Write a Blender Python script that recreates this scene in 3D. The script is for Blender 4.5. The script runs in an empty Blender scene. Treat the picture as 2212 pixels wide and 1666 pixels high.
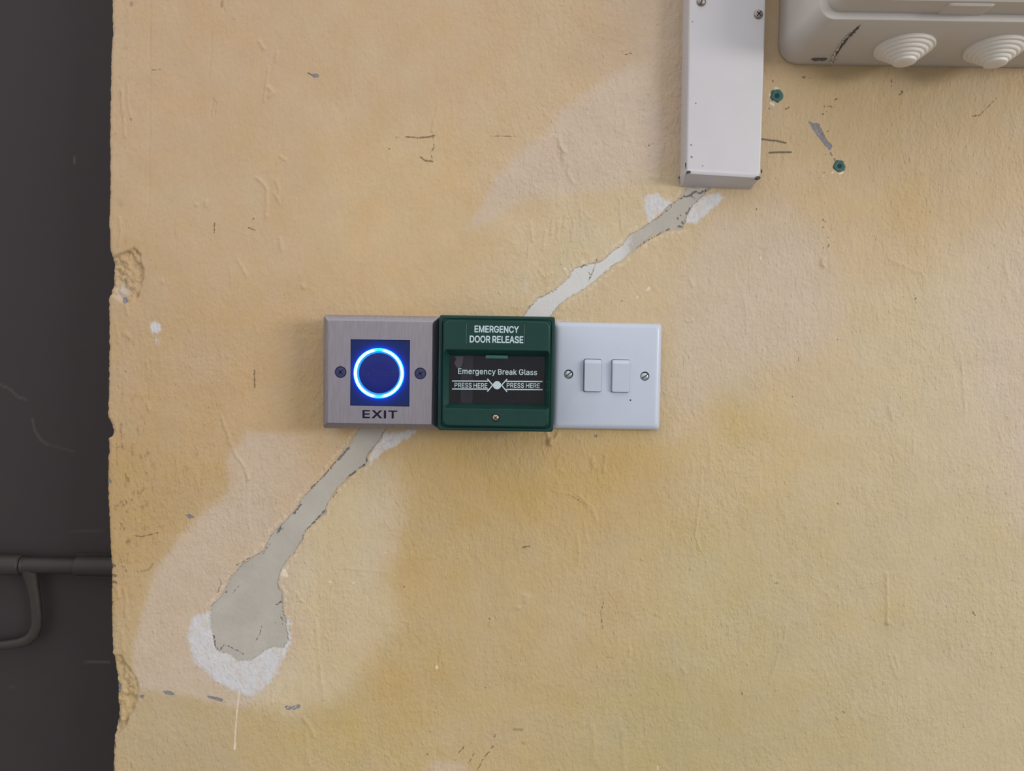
import bpy, bmesh, math, random
import numpy as np
from mathutils import Vector, Matrix

# ------------------------------------------------------------------ camera, world, light, exposure
SC = bpy.context.scene
COL = SC.collection
W, H, F = 2212.0, 1666.0, 1703.0
PITCH, ROLL, DIST = math.radians(2.2), math.radians(0.9), 0.635
fwd = Vector((0, math.cos(PITCH), -math.sin(PITCH)))
up0 = Vector((0, math.sin(PITCH), math.cos(PITCH)))
rt0 = Vector((1, 0, 0))
rt = rt0 * math.cos(ROLL) + up0 * math.sin(ROLL)
up = up0 * math.cos(ROLL) - rt0 * math.sin(ROLL)
CAM = -fwd * DIST
cd = bpy.data.cameras.new('camera')
cd.sensor_width = 36.0
cd.lens = 36.0 * F / W
cd.clip_start = 0.01
cam = bpy.data.objects.new('camera', cd)
cam.matrix_world = Matrix(((rt.x, up.x, -fwd.x, CAM.x), (rt.y, up.y, -fwd.y, CAM.y),
                           (rt.z, up.z, -fwd.z, CAM.z), (0, 0, 0, 1)))
COL.objects.link(cam)
SC.camera = cam

world = bpy.data.worlds.new('world')
SC.world = world
world.use_nodes = True
_n, _l = world.node_tree.nodes, world.node_tree.links
_tc, _sx, _rp = _n.new('ShaderNodeTexCoord'), _n.new('ShaderNodeSeparateXYZ'), _n.new('ShaderNodeValToRGB')
_mr = _n.new('ShaderNodeMapRange')
_mr.inputs['From Min'].default_value, _mr.inputs['From Max'].default_value = -1.0, 1.0
_l.new(_tc.outputs['Generated'], _sx.inputs[0])
_l.new(_sx.outputs['Z'], _mr.inputs['Value'])
_l.new(_mr.outputs[0], _rp.inputs['Fac'])
_e = _rp.color_ramp.elements
_e[0].position, _e[0].color = 0.25, (0.215, 0.208, 0.20, 1)      # floor side of the room
_e[1].position, _e[1].color = 0.78, (0.98, 0.98, 1.0, 1)      # bright upper side
_k = _rp.color_ramp.elements.new(0.47)
_k.color = (0.56, 0.56, 0.565, 1)
_l.new(_rp.outputs['Color'], _n['Background'].inputs['Color'])
_n['Background'].inputs['Strength'].default_value = 1.27


def area(name, loc, target, sx, sy, watts, col):
    l = bpy.data.lights.new(name, 'AREA')
    l.shape = 'RECTANGLE'
    l.size, l.size_y, l.energy, l.color = sx, sy, watts, col
    o = bpy.data.objects.new(name, l)
    o.location = loc
    o.rotation_euler = (Vector(target) - Vector(loc)).to_track_quat('-Z', 'Y').to_euler()
    COL.objects.link(o)
    return o


area('daylight', (3.95, -3.1, 0.62), (0.0, 0, 0.05), 2.1, 0.9, 106, (1.0, 0.985, 0.96))

SC.view_settings.view_transform = 'Standard'
SC.view_settings.look = 'None'
SC.view_settings.gamma = 1.0
SC.view_settings.use_curve_mapping = False
SC.view_settings.exposure = -0.04


# ------------------------------------------------------------------ helpers
def U(px, py, depth=0.0):
    """photo measurement -> point on the vertical plane that stands `depth` metres in front of the wall"""
    d = rt * ((px - W / 2) / F) + up * ((H / 2 - py) / F) + fwd
    t = (-depth - CAM.y) / d.y
    return CAM + d * t


def rect(x0, x1, y0, y1, depth):
    """axis-aligned (x0,x1,z0,z1) in metres of something measured in the photo at a depth"""
    cx, cy = (x0 + x1) / 2, (y0 + y1) / 2
    return (U(x0, cy, depth).x, U(x1, cy, depth).x, U(cx, y1, depth).z, U(cx, y0, depth).z)


def srgb(r, g, b):
    def f(c):
        c /= 255.0
        return c / 12.92 if c <= 0.04045 else ((c + 0.055) / 1.055) ** 2.4
    return (f(r), f(g), f(b))


def material(name, color, rough=0.5, metal=0.0, var=0.06, scale=300.0, bump=0.0, stretch=None, emit=None, spec=0.5, roughvar=0.1):
    m = bpy.data.materials.new(name)
    m.use_nodes = True
    nt = m.node_tree
    n, l = nt.nodes, nt.links
    b = n['Principled BSDF']
    b.inputs['Metallic'].default_value = metal
    b.inputs['Specular IOR Level'].default_value = spec
    tc = n.new('ShaderNodeNewGeometry')
    mp = n.new('ShaderNodeMapping')
    if stretch:
        mp.inputs['Scale'].default_value = stretch
    l.new(tc.outputs['Position'], mp.inputs['Vector'])
    nz = n.new('ShaderNodeTexNoise')
    nz.inputs['Scale'].default_value = scale
    nz.inputs['Detail'].default_value = 4
    l.new(mp.outputs['Vector'], nz.inputs['Vector'])
    mx = n.new('ShaderNodeMix')
    mx.data_type = 'RGBA'
    c = Vector(color)
    mx.inputs['A'].default_value = (*(c * (1 - var)), 1)
    mx.inputs['B'].default_value = (*(c * (1 + var)), 1)
    l.new(nz.outputs['Fac'], mx.inputs['Factor'])
    l.new(mx.outputs['Result'], b.inputs['Base Color'])
    mr = n.new('ShaderNodeMapRange')
    mr.inputs['To Min'].default_value = max(0.02, rough - roughvar)
    mr.inputs['To Max'].default_value = min(1.0, rough + roughvar)
    l.new(nz.outputs['Fac'], mr.inputs['Value'])
    l.new(mr.outputs['Result'], b.inputs['Roughness'])
    if bump:
        bp = n.new('ShaderNodeBump')
        bp.inputs['Distance'].default_value = bump
        bp.inputs['Strength'].default_value = 1.0
        l.new(nz.outputs['Fac'], bp.inputs['Height'])
        l.new(bp.outputs['Normal'], b.inputs['Normal'])
    if emit:
        b.inputs['Emission Color'].default_value = (*emit[:3], 1)
        b.inputs['Emission Strength'].default_value = emit[3]
    return m


def link_mesh(name, mesh, mat, parent=None, loc=None, smooth=35):
    o = bpy.data.objects.new(name, mesh)
    COL.objects.link(o)
    if mat is not None:
        mesh.materials.clear()
        mesh.materials.append(mat)
    if smooth:
        mesh.polygons.foreach_set('use_smooth', [True] * len(mesh.polygons))
        mesh.set_sharp_from_angle(angle=math.radians(smooth))
    if parent is not None:
        o.parent = parent
        o.matrix_parent_inverse = Matrix.Translation(-parent.location)
    return o


def from_bm(name, bm, mat, parent=None, smooth=35, recalc=True):
    if recalc:
        bmesh.ops.recalc_face_normals(bm, faces=bm.faces[:])
    me = bpy.data.meshes.new(name)
    bm.to_mesh(me)
    bm.free()
    return link_mesh(name, me, mat, parent, smooth=smooth)


def thing(name, label, cat, loc, group=None):
    o = bpy.data.objects.new(name, None)
    o.empty_display_size = 0.01
    COL.objects.link(o)
    o.location = loc
    o['label'], o['category'] = label, cat
    if group:
        o['group'] = group
    return o


def tag(o, label, cat, group=None, kind=None):
    o['label'], o['category'] = label, cat
    if group:
        o['group'] = group
    if kind:
        o['kind'] = kind


def rr(x0, x1, z0, z1, r, y, n=6):
    """rounded rectangle loop in the plane Y=y"""
    out = []
    r = min(r, (x1 - x0) / 2 - 1e-6, (z1 - z0) / 2 - 1e-6)
    for cx, cz, a0 in ((x1 - r, z1 - r, 0), (x0 + r, z1 - r, 90), (x0 + r, z0 + r, 180), (x1 - r, z0 + r, 270)):
        for k in range(n + 1):
            a = math.radians(a0 + 90 * k / n)
            out.append((cx + r * math.cos(a), y, cz + r * math.sin(a)))
    return out


def skin(bm, loops, cap0=True, cap1=True):
    vs = [[bm.verts.new(p) for p in lp] for lp in loops]
    k = len(vs[0])
    for a, b in zip(vs, vs[1:]):
        for i in range(k):
            bm.faces.new((a[i], a[(i + 1) % k], b[(i + 1) % k], b[i]))
    if cap0:
        bm.faces.new(vs[0][::-1])
    if cap1:
        bm.faces.new(vs[-1])
    return vs


def plate(rc, steps, n=6):
    """closed solid: rc=(x0,x1,z0,z1), steps=[(inset, depth, corner radius)]"""
    bm = bmesh.new()
    x0, x1, z0, z1 = rc
    skin(bm, [rr(x0 + i, x1 - i, z0 + i, z1 - i, r, -d, n) for i, d, r in steps])
    return bm


def lathe(bm, prof, c, axis='Y', n=32, cap=True):
    """prof = [(radius, height along axis)], axis -Y (towards the viewer) or -Z (downwards)"""
    loops = []
    for r, h in prof:
        lp = []
        for k in range(n):
            a = 2 * math.pi * k / n
            if axis == 'Y':
                lp.append((c[0] + r * math.cos(a), c[1] - h, c[2] + r * math.sin(a)))
            elif axis == 'Z':
                lp.append((c[0] + r * math.cos(a), c[1] + r * math.sin(a), c[2] - h))
            else:
                lp.append((c[0] + h, c[1] + r * math.cos(a), c[2] + r * math.sin(a)))
        loops.append(lp)
    skin(bm, loops, cap, cap)


def tube(bm, pts, radii, n=14, flat=1.0):
    pts = [Vector(p) for p in pts]
    loops = []
    for i, p in enumerate(pts):
        t = (pts[min(i + 1, len(pts) - 1)] - pts[max(i - 1, 0)]).normalized()
        side = t.cross(Vector((0, 1, 0))).normalized()
        oth = side.cross(t).normalized()
        loops.append([tuple(p + side * radii[i] * math.cos(2 * math.pi * k / n) + oth * radii[i] * flat * math.sin(2 * math.pi * k / n)) for k in range(n)])
    skin(bm, loops)


def box(bm, x0, x1, y0, y1, z0, z1, rot=0.0, c=None):
    ps = [(x, y, z) for x in (x0, x1) for y in (y0, y1) for z in (z0, z1)]
    if rot:
        cx, cz = c or ((x0 + x1) / 2, (z0 + z1) / 2)
        ps = [(cx + (x - cx) * math.cos(rot) - (z - cz) * math.sin(rot), y, cz + (x - cx) * math.sin(rot) + (z - cz) * math.cos(rot)) for x, y, z in ps]
    v = [bm.verts.new(p) for p in ps]
    for f in ((0, 1, 3, 2), (4, 6, 7, 5), (0, 4, 5, 1), (2, 3, 7, 6), (0, 2, 6, 4), (1, 5, 7, 3)):
        bm.faces.new([v[i] for i in f])


def cut(bm, cutters):
    """boolean difference of closed solids; returns a mesh"""
    def tmp(b):
        bmesh.ops.recalc_face_normals(b, faces=b.faces[:])
        me = bpy.data.meshes.new('tmp')
        b.to_mesh(me)
        b.free()
        o = bpy.data.objects.new('tmp', me)
        COL.objects.link(o)
        return o
    base = tmp(bm)
    cs = [tmp(c) for c in cutters]
    for c in cs:
        m = base.modifiers.new('cut', 'BOOLEAN')
        m.operation, m.solver, m.object = 'DIFFERENCE', 'EXACT', c
    dg = bpy.context.evaluated_depsgraph_get()
    me = bpy.data.meshes.new_from_object(base.evaluated_get(dg))
    for o in [base] + cs:
        d = o.data
        bpy.data.objects.remove(o)
        bpy.data.meshes.remove(d)
    return me


# outlines of the printed letters: advance, contours (cap height 509)
GLYPHS = {
    'A': (480, [[[16,0],[201,509],[276,509],[463,0],[395,0],[287,302],[282,317],[276,334],[270,352],[264,372],[257,394],[250,420],[241,447],[232,478],[245,478],[236,447],[228,419],[220,393],[213,371],[206,351],[201,333],[195,317],[191,302],[85,0]],[[110,142],[110,199],[370,199],[370,142]]]),
    'B': (456, [[[60,0],[60,509],[241,509],[266,508],[289,504],[310,499],[329,491],[345,481],[359,469],[371,456],[381,442],[388,426],[394,410],[397,392],[398,374],[397,358],[395,344],[392,331],[387,320],[380,310],[373,301],[365,293],[356,286],[347,280],[336,275],[326,270],[315,267],[315,262],[327,261],[339,257],[351,252],[363,245],[374,237],[385,227],[394,216],[402,203],[409,189],[414,173],[417,155],[418,136],[417,117],[413,100],[408,83],[400,67],[390,52],[377,39],[362,28],[344,18],[324,10],[301,4],[275,1],[247,0]],[[125,57],[245,57],[272,58],[296,63],[315,70],[330,80],[341,92],[349,105],[354,120],[355,137],[355,149],[352,161],[348,173],[342,184],[335,194],[327,203],[317,211],[306,218],[293,224],[279,228],[264,230],[248,231],[125,231]],[[125,285],[238,285],[252,286],[265,288],[277,291],[288,296],[299,302],[308,309],[316,317],[323,326],[329,337],[333,348],[335,359],[336,372],[334,388],[330,403],[323,417],[313,429],[299,439],[283,446],[263,450],[240,452],[125,452]]]),
    'C': (510, [[[267,-7],[235,-5],[205,1],[177,11],[150,25],[126,42],[104,63],[86,88],[70,115],[57,146],[48,179],[42,215],[40,254],[42,293],[48,329],[57,362],[70,393],[86,421],[104,445],[126,466],[150,484],[177,498],[205,508],[235,514],[267,516],[286,515],[305,513],[323,509],[340,504],[357,498],[373,490],[388,481],[402,471],[415,460],[427,447],[438,433],[448,418],[456,402],[463,385],[469,367],[473,348],[408,348],[405,361],[401,373],[395,384],[389,395],[382,404],[375,413],[366,421],[357,428],[348,435],[337,440],[327,445],[315,449],[304,452],[292,454],[280,455],[267,456],[245,454],[223,450],[203,443],[184,432],[166,419],[150,403],[137,385],[125,364],[116,340],[109,314],[105,285],[103,254],[105,223],[109,194],[116,168],[125,145],[137,123],[151,105],[166,89],[184,76],[203,66],[223,59],[245,54],[267,53],[280,53],[292,55],[304,57],[315,60],[327,64],[337,69],[348,74],[357,81],[366,88],[375,96],[382,105],[389,114],[395,125],[401,136],[405,148],[408,160],[473,160],[469,142],[463,124],[457,107],[448,91],[438,76],[428,62],[416,49],[402,38],[388,28],[373,19],[357,11],[341,5],[323,0],[305,-4],[286,-6]]]),
    'D': (502, [[[219,0],[96,0],[96,57],[215,57],[244,58],[272,63],[296,70],[318,81],[337,94],[354,110],[368,128],[379,149],[388,172],[394,198],[398,226],[399,255],[398,285],[394,312],[388,337],[379,361],[368,381],[354,399],[338,415],[320,428],[299,438],[275,446],[249,450],[221,452],[93,452],[93,509],[225,509],[261,507],[294,501],[325,492],[353,478],[377,461],[399,441],[418,418],[433,391],[446,361],[455,329],[460,293],[462,255],[460,217],[455,181],[446,149],[433,119],[417,92],[398,68],[376,48],[351,31],[322,17],[291,8],[256,2]],[[125,509],[125,0],[60,0],[60,509]]]),
    'E': (419, [[[60,0],[60,509],[372,509],[372,452],[125,452],[125,286],[355,286],[355,229],[125,229],[125,57],[375,57],[375,0]]]),
    'G': (520, [[[269,-7],[236,-5],[205,1],[176,11],[149,25],[125,43],[104,64],[85,88],[69,116],[57,146],[47,179],[42,215],[40,254],[42,293],[47,329],[57,362],[69,393],[85,421],[103,445],[125,466],[149,484],[175,498],[203,508],[233,514],[265,516],[285,515],[304,513],[322,509],[340,504],[358,497],[374,489],[389,480],[403,469],[416,458],[429,445],[439,431],[449,416],[458,401],[465,384],[470,367],[474,349],[408,349],[404,361],[399,372],[393,383],[387,393],[380,403],[373,411],[365,420],[356,427],[347,434],[337,439],[326,444],[315,448],[304,452],[291,454],[279,455],[265,456],[243,454],[222,450],[202,443],[183,432],[166,419],[150,404],[137,385],[125,364],[116,340],[109,314],[105,285],[103,254],[105,223],[109,194],[116,168],[125,145],[137,124],[151,105],[166,90],[184,76],[203,66],[224,59],[246,54],[269,53],[290,54],[309,57],[328,63],[345,71],[360,81],[374,93],[386,107],[396,123],[404,141],[410,160],[414,180],[415,202],[434,199],[283,199],[283,256],[478,256],[478,200],[476,170],[471,141],[463,115],[451,91],[436,69],[419,50],[399,33],[377,19],[352,8],[326,0],[298,-5]]]),
    'H': (517, [[[60,0],[60,509],[125,509],[125,289],[392,289],[392,509],[457,509],[457,0],[392,0],[392,232],[125,232],[125,0]]]),
    'I': (150, [[[40,0],[40,509],[110,509],[110,0]]]),
    'L': (393, [[[60,0],[60,509],[125,509],[125,57],[361,57],[361,0]]]),
    'M': (628, [[[60,0],[60,509],[152,509],[314,74],[476,509],[568,509],[568,0],[504,0],[507,440],[342,0],[286,0],[121,440],[125,0]]]),
    'N': (523, [[[60,0],[60,509],[136,509],[401,92],[399,509],[463,509],[463,0],[387,0],[122,417],[125,0]]]),
    'O': (533, [[[267,-7],[235,-5],[205,1],[177,11],[150,25],[126,42],[105,63],[86,88],[70,115],[57,146],[48,179],[42,215],[40,254],[42,293],[48,329],[57,362],[70,393],[86,421],[105,445],[126,466],[150,484],[177,498],[205,508],[235,514],[267,516],[299,514],[329,508],[357,498],[384,484],[408,466],[429,445],[448,421],[464,393],[477,362],[486,329],[491,293],[493,254],[491,215],[486,179],[477,146],[464,115],[448,88],[429,63],[408,42],[384,25],[357,11],[329,1],[299,-5]],[[267,53],[289,54],[310,59],[330,66],[349,76],[367,89],[383,105],[396,123],[408,144],[418,168],[425,194],[429,223],[430,254],[429,286],[425,314],[418,341],[408,365],[396,386],[383,404],[367,420],[349,433],[330,443],[310,450],[289,454],[267,456],[245,454],[223,450],[203,443],[184,433],[167,420],[151,404],[137,385],[125,364],[116,340],[109,314],[105,285],[103,254],[105,223],[109,194],[116,168],[125,144],[137,123],[151,105],[167,89],[184,76],[203,66],[223,59],[245,54]]]),
    'P': (445, [[[60,0],[60,509],[235,509],[263,507],[289,503],[312,497],[332,487],[350,476],[366,462],[379,447],[390,430],[398,411],[404,391],[407,370],[409,348],[407,325],[404,304],[398,284],[390,265],[379,248],[366,233],[350,219],[332,207],[312,198],[289,191],[263,187],[235,186],[125,186],[125,0]],[[125,242],[233,242],[252,243],[269,246],[284,250],[297,256],[308,264],[318,272],[327,282],[333,294],[338,306],[342,319],[344,333],[344,348],[344,362],[342,376],[338,389],[333,402],[326,413],[318,423],[308,431],[297,439],[284,444],[268,449],[251,451],[232,452],[125,452]]]),
    'R': (449, [[[60,0],[60,509],[236,509],[264,507],[290,504],[313,497],[333,489],[351,478],[367,465],[380,450],[390,433],[399,415],[405,395],[408,374],[409,352],[408,330],[405,309],[399,290],[390,271],[380,255],[367,240],[351,228],[333,217],[312,209],[289,203],[264,199],[236,198],[125,198],[125,0]],[[125,255],[234,255],[252,256],[269,258],[284,262],[298,267],[309,273],[319,281],[327,290],[334,300],[339,312],[342,324],[344,338],[345,352],[344,367],[342,380],[339,393],[334,405],[327,415],[319,425],[309,433],[298,440],[284,445],[269,449],[252,451],[233,452],[125,452]],[[353,0],[230,229],[303,229],[428,0]]]),
    'S': (447, [[[224,-9],[197,-8],[172,-4],[149,1],[128,9],[108,19],[91,31],[76,45],[64,60],[54,77],[46,96],[41,115],[38,137],[104,137],[107,123],[110,110],[116,98],[123,88],[132,79],[142,71],[154,64],[166,59],[180,55],[194,52],[209,50],[224,49],[241,50],[257,52],[272,55],[286,60],[299,66],[311,74],[321,82],[329,92],[336,102],[341,114],[345,126],[346,139],[345,151],[342,161],[338,171],[332,179],[325,186],[316,193],[307,199],[296,205],[284,209],[272,214],[259,218],[245,222],[184,239],[154,249],[128,260],[105,274],[86,289],[71,307],[60,326],[54,348],[52,372],[53,393],[58,413],[65,431],[75,448],[87,463],[102,476],[119,488],[138,498],[158,506],[180,511],[203,514],[227,516],[252,514],[275,511],[296,505],[316,498],[334,488],[351,476],[365,463],[377,449],[387,433],[394,415],[399,397],[401,378],[337,378],[334,396],[326,412],[316,426],[302,437],[286,447],[267,453],[247,457],[225,459],[209,458],[194,456],[180,452],[167,448],[156,442],[145,435],[136,427],[129,418],[123,409],[118,398],[116,387],[115,376],[116,363],[119,352],[124,342],[131,334],[139,326],[148,319],[158,313],[169,308],[180,304],[191,300],[202,296],[212,293],[264,279],[276,276],[287,272],[299,268],[312,264],[324,258],[336,252],[347,245],[359,238],[369,229],[379,220],[387,209],[395,198],[401,185],[405,171],[407,155],[408,139],[407,118],[403,99],[396,81],[386,64],[374,48],[360,34],[343,21],[323,11],[302,2],[278,-4],[252,-8]]]),
    'T': (449, [[[32,452],[32,509],[417,509],[417,452],[257,452],[257,0],[193,0],[193,452]]]),
    'X': (474, [[[12,0],[194,262],[24,509],[108,509],[239,312],[370,509],[452,509],[280,262],[464,0],[380,0],[237,210],[94,0]]]),
    'Y': (472, [[[203,0],[203,208],[16,509],[91,509],[192,344],[200,331],[208,318],[215,305],[222,292],[229,279],[236,264],[243,248],[250,230],[224,230],[231,248],[237,265],[244,280],[251,293],[258,306],[265,318],[273,331],[280,344],[381,509],[455,509],[268,208],[268,0]]]),
    'a': (389, [[[160,-9],[142,-8],[126,-5],[110,-1],[94,5],[80,12],[68,22],[57,32],[48,45],[40,58],[35,73],[31,90],[30,108],[31,123],[34,138],[38,150],[43,161],[50,171],[58,179],[67,187],[78,193],[89,199],[100,203],[112,207],[125,211],[138,213],[152,216],[165,218],[178,220],[194,222],[209,224],[222,225],[234,227],[244,228],[252,230],[259,232],[265,235],[270,238],[273,243],[275,248],[276,255],[276,257],[275,268],[273,279],[271,288],[267,297],[262,304],[256,311],[248,317],[240,322],[230,326],[220,329],[208,330],[196,331],[183,330],[171,329],[159,326],[149,322],[140,318],[132,313],[124,307],[118,301],[112,294],[107,288],[103,281],[100,274],[41,291],[48,308],[57,322],[67,335],[79,346],[91,355],[104,364],[118,370],[133,375],[148,379],[163,382],[179,384],[194,384],[204,384],[215,383],[227,382],[239,379],[251,376],[263,372],[275,367],[286,360],[296,353],[306,343],[315,333],[322,320],[329,306],[333,290],[336,272],[337,251],[337,0],[277,0],[277,52],[272,52],[269,45],[264,38],[258,32],[252,25],[244,18],[236,12],[226,6],[215,1],[203,-3],[190,-6],[176,-8]],[[170,45],[187,46],[202,49],[216,53],[228,59],[239,66],[248,74],[257,83],[263,93],[269,104],[272,115],[275,126],[276,138],[276,190],[273,188],[270,186],[265,184],[259,182],[253,180],[246,179],[239,177],[231,176],[223,175],[216,173],[208,172],[200,171],[193,170],[186,169],[181,169],[175,168],[165,166],[154,164],[144,162],[134,159],[125,155],[117,150],[110,145],[103,139],[98,132],[95,124],[93,115],[92,105],[92,95],[94,87],[98,79],[102,72],[107,66],[114,61],[121,56],[130,52],[139,49],[149,47],[159,46]]]),
    'c': (396, [[[207,-8],[182,-7],[159,-2],[137,6],[117,16],[98,30],[82,46],[68,64],[56,85],[46,108],[40,133],[36,159],[34,187],[36,216],[40,243],[46,268],[56,291],[68,312],[82,330],[98,346],[117,360],[137,371],[159,378],[182,383],[207,384],[221,384],[234,383],[247,380],[260,377],[272,373],[284,368],[295,362],[305,356],[315,349],[324,341],[332,332],[340,322],[347,312],[353,301],[358,289],[362,277],[303,262],[301,269],[298,276],[294,283],[290,289],[286,295],[281,301],[276,306],[270,311],[264,315],[257,319],[250,322],[242,325],[234,327],[226,329],[217,329],[207,330],[189,329],[173,325],[158,319],[145,310],[134,300],[124,287],[115,274],[108,258],[103,242],[99,224],[97,206],[96,187],[97,169],[99,151],[103,134],[108,117],[115,102],[124,89],[134,76],[145,66],[158,57],[173,51],[189,48],[207,46],[217,47],[226,48],[234,49],[243,52],[250,54],[258,58],[264,62],[271,66],[277,71],[282,76],[287,82],[292,89],[296,95],[299,102],[302,110],[304,117],[363,102],[359,90],[354,78],[348,67],[341,56],[334,46],[325,37],[316,29],[306,21],[296,15],[285,9],[273,4],[261,-1],[248,-4],[235,-6],[221,-8]]]),
    'e': (404, [[[212,-8],[185,-7],[161,-2],[138,6],[117,16],[98,30],[82,46],[68,64],[56,85],[46,108],[40,132],[35,159],[34,187],[35,215],[39,242],[46,267],[55,290],[67,311],[81,329],[97,346],[115,359],[135,370],[157,378],[180,383],[205,384],[221,384],[236,382],[251,379],[266,374],[280,368],[294,361],[307,351],[319,341],[331,329],[341,315],[350,299],[357,282],[363,263],[368,242],[370,219],[371,194],[371,169],[75,169],[75,221],[338,221],[310,202],[309,220],[307,237],[303,254],[298,269],[291,282],[283,294],[273,305],[263,314],[250,321],[237,326],[222,329],[205,330],[189,329],[173,326],[159,321],[146,313],[135,304],[125,294],[116,282],[109,270],[103,256],[99,241],[97,226],[96,211],[96,178],[97,157],[100,139],[104,122],[110,106],[118,92],[128,80],[139,70],[151,61],[165,55],[179,50],[195,47],[212,46],[224,47],[234,48],[244,50],[254,53],[263,56],[271,61],[278,66],[285,73],[292,80],[297,88],[302,96],[306,105],[365,91],[360,77],[353,63],[345,51],[335,39],[324,29],[311,19],[298,11],[283,4],[266,-1],[249,-5],[231,-7]]]),
    'g': (425, [[[207,-151],[187,-150],[168,-148],[150,-144],[134,-140],[119,-134],[105,-127],[93,-119],[82,-110],[73,-101],[64,-91],[57,-80],[51,-69],[101,-41],[106,-47],[110,-53],[116,-59],[122,-66],[128,-72],[136,-78],[145,-83],[154,-88],[165,-92],[178,-95],[192,-97],[207,-97],[229,-96],[249,-92],[267,-85],[282,-75],[295,-62],[304,-47],[310,-28],[311,-6],[311,68],[306,68],[302,62],[298,56],[293,49],[287,41],[280,34],[272,28],[263,21],[252,16],[241,11],[227,8],[212,5],[195,5],[173,6],[152,10],[132,17],[113,27],[95,39],[80,53],[67,71],[55,90],[46,112],[39,136],[35,163],[34,191],[35,220],[39,246],[46,271],[55,293],[66,314],[80,332],[95,347],[112,361],[131,371],[152,378],[173,383],[196,384],[213,384],[228,382],[242,378],[253,373],[264,367],[273,360],[281,353],[288,346],[294,338],[299,331],[304,325],[308,319],[313,319],[313,379],[372,379],[372,-9],[371,-32],[367,-54],[360,-73],[350,-90],[338,-104],[324,-117],[308,-127],[291,-136],[271,-142],[251,-147],[229,-150]],[[205,59],[222,60],[237,63],[251,68],[264,75],[275,84],[285,95],[293,107],[300,121],[305,137],[309,154],[312,172],[312,193],[312,212],[309,231],[305,248],[300,264],[293,278],[285,291],[275,303],[264,312],[251,320],[237,325],[222,329],[205,330],[188,329],[172,325],[158,320],[145,312],[134,302],[124,290],[115,277],[109,262],[103,246],[99,229],[97,212],[96,193],[97,173],[99,155],[103,138],[109,123],[116,108],[124,96],[134,85],[145,76],[158,68],[172,63],[188,60]]]),
    'h': (410, [[[114,227],[114,0],[53,0],[53,509],[114,509],[114,287],[102,287],[112,312],[124,332],[137,349],[152,362],[169,372],[187,379],[207,383],[227,384],[246,383],[264,380],[280,376],[295,369],[309,360],[321,349],[332,336],[341,321],[348,304],[353,285],[356,264],[357,240],[357,0],[296,0],[296,235],[295,256],[290,275],[283,291],[273,304],[260,315],[246,323],[229,328],[210,329],[197,328],[184,326],[172,322],[161,317],[150,311],[141,303],[133,293],[126,283],[121,271],[117,257],[114,243]]]),
    'k': (381, [[[110,137],[110,212],[121,212],[284,379],[360,379],[184,199],[177,199]],[[53,0],[53,509],[114,509],[114,0]],[[294,0],[148,186],[191,229],[372,0]]]),
    'l': (189, [[[139,-2],[119,-1],[101,3],[86,10],[74,20],[65,33],[58,47],[54,65],[53,84],[53,509],[114,509],[114,99],[114,87],[115,77],[117,68],[120,62],[124,58],[130,54],[137,53],[146,52],[150,52],[154,52],[158,52],[160,53],[163,53],[165,53],[167,54],[170,54],[181,3],[176,2],[172,1],[167,0],[162,-1],[156,-2],[151,-2],[145,-2]]]),
    'm': (610, [[[53,0],[53,379],[112,379],[112,295],[108,295],[112,310],[118,323],[125,335],[132,346],[141,355],[151,363],[161,370],[172,376],[183,380],[195,384],[207,386],[219,386],[239,385],[257,380],[273,372],[287,361],[299,347],[309,331],[316,314],[321,295],[312,295],[317,308],[322,321],[329,332],[337,343],[347,353],[357,361],[368,369],[381,375],[394,380],[407,383],[422,385],[437,386],[453,385],[468,383],[483,378],[497,372],[510,364],[522,354],[532,342],[541,328],[548,313],[553,296],[556,276],[557,255],[557,0],[496,0],[496,254],[494,273],[490,289],[483,302],[473,313],[460,321],[447,326],[433,329],[419,330],[406,330],[395,328],[384,324],[374,320],[365,314],[358,307],[351,299],[345,290],[341,280],[338,270],[336,259],[335,247],[335,0],[274,0],[274,260],[273,275],[269,288],[262,301],[253,311],[242,320],[229,326],[215,329],[199,330],[188,330],[178,328],[168,325],[158,320],[148,314],[140,307],[132,299],[126,289],[121,278],[117,266],[114,253],[114,238],[114,0]]]),
    'n': (410, [[[114,227],[114,0],[53,0],[53,379],[112,379],[112,287],[102,287],[112,312],[124,332],[137,349],[152,362],[169,372],[187,379],[207,383],[227,384],[246,383],[264,380],[280,376],[295,369],[309,360],[321,349],[332,336],[341,321],[348,304],[353,285],[356,264],[357,240],[357,0],[296,0],[296,235],[295,256],[290,275],[283,291],[273,304],[260,315],[246,323],[229,328],[210,329],[197,328],[184,326],[172,322],[161,317],[150,311],[141,303],[133,293],[126,283],[121,271],[117,257],[114,243]]]),
    'o': (415, [[[207,-8],[182,-7],[159,-2],[137,6],[117,16],[98,30],[82,46],[68,64],[56,85],[46,108],[40,133],[36,159],[34,187],[36,216],[40,243],[46,268],[56,291],[68,312],[82,330],[98,346],[117,360],[137,371],[159,378],[182,383],[207,384],[233,383],[256,378],[278,371],[299,360],[317,346],[333,330],[347,312],[359,291],[369,268],[376,243],[380,216],[381,187],[380,159],[376,133],[369,108],[359,85],[347,64],[333,46],[317,30],[299,16],[278,6],[256,-2],[233,-7]],[[207,46],[226,48],[242,51],[257,57],[270,66],[282,76],[292,89],[300,102],[307,117],[312,134],[316,151],[318,169],[319,187],[318,206],[316,224],[312,242],[307,258],[300,274],[292,287],[282,300],[270,310],[257,319],[242,325],[226,329],[207,330],[189,329],[173,325],[158,319],[145,310],[134,300],[124,287],[115,274],[108,258],[103,242],[99,224],[97,206],[96,187],[97,169],[99,151],[103,134],[108,117],[115,102],[124,89],[134,76],[145,66],[158,57],[173,51],[189,48]]]),
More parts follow.
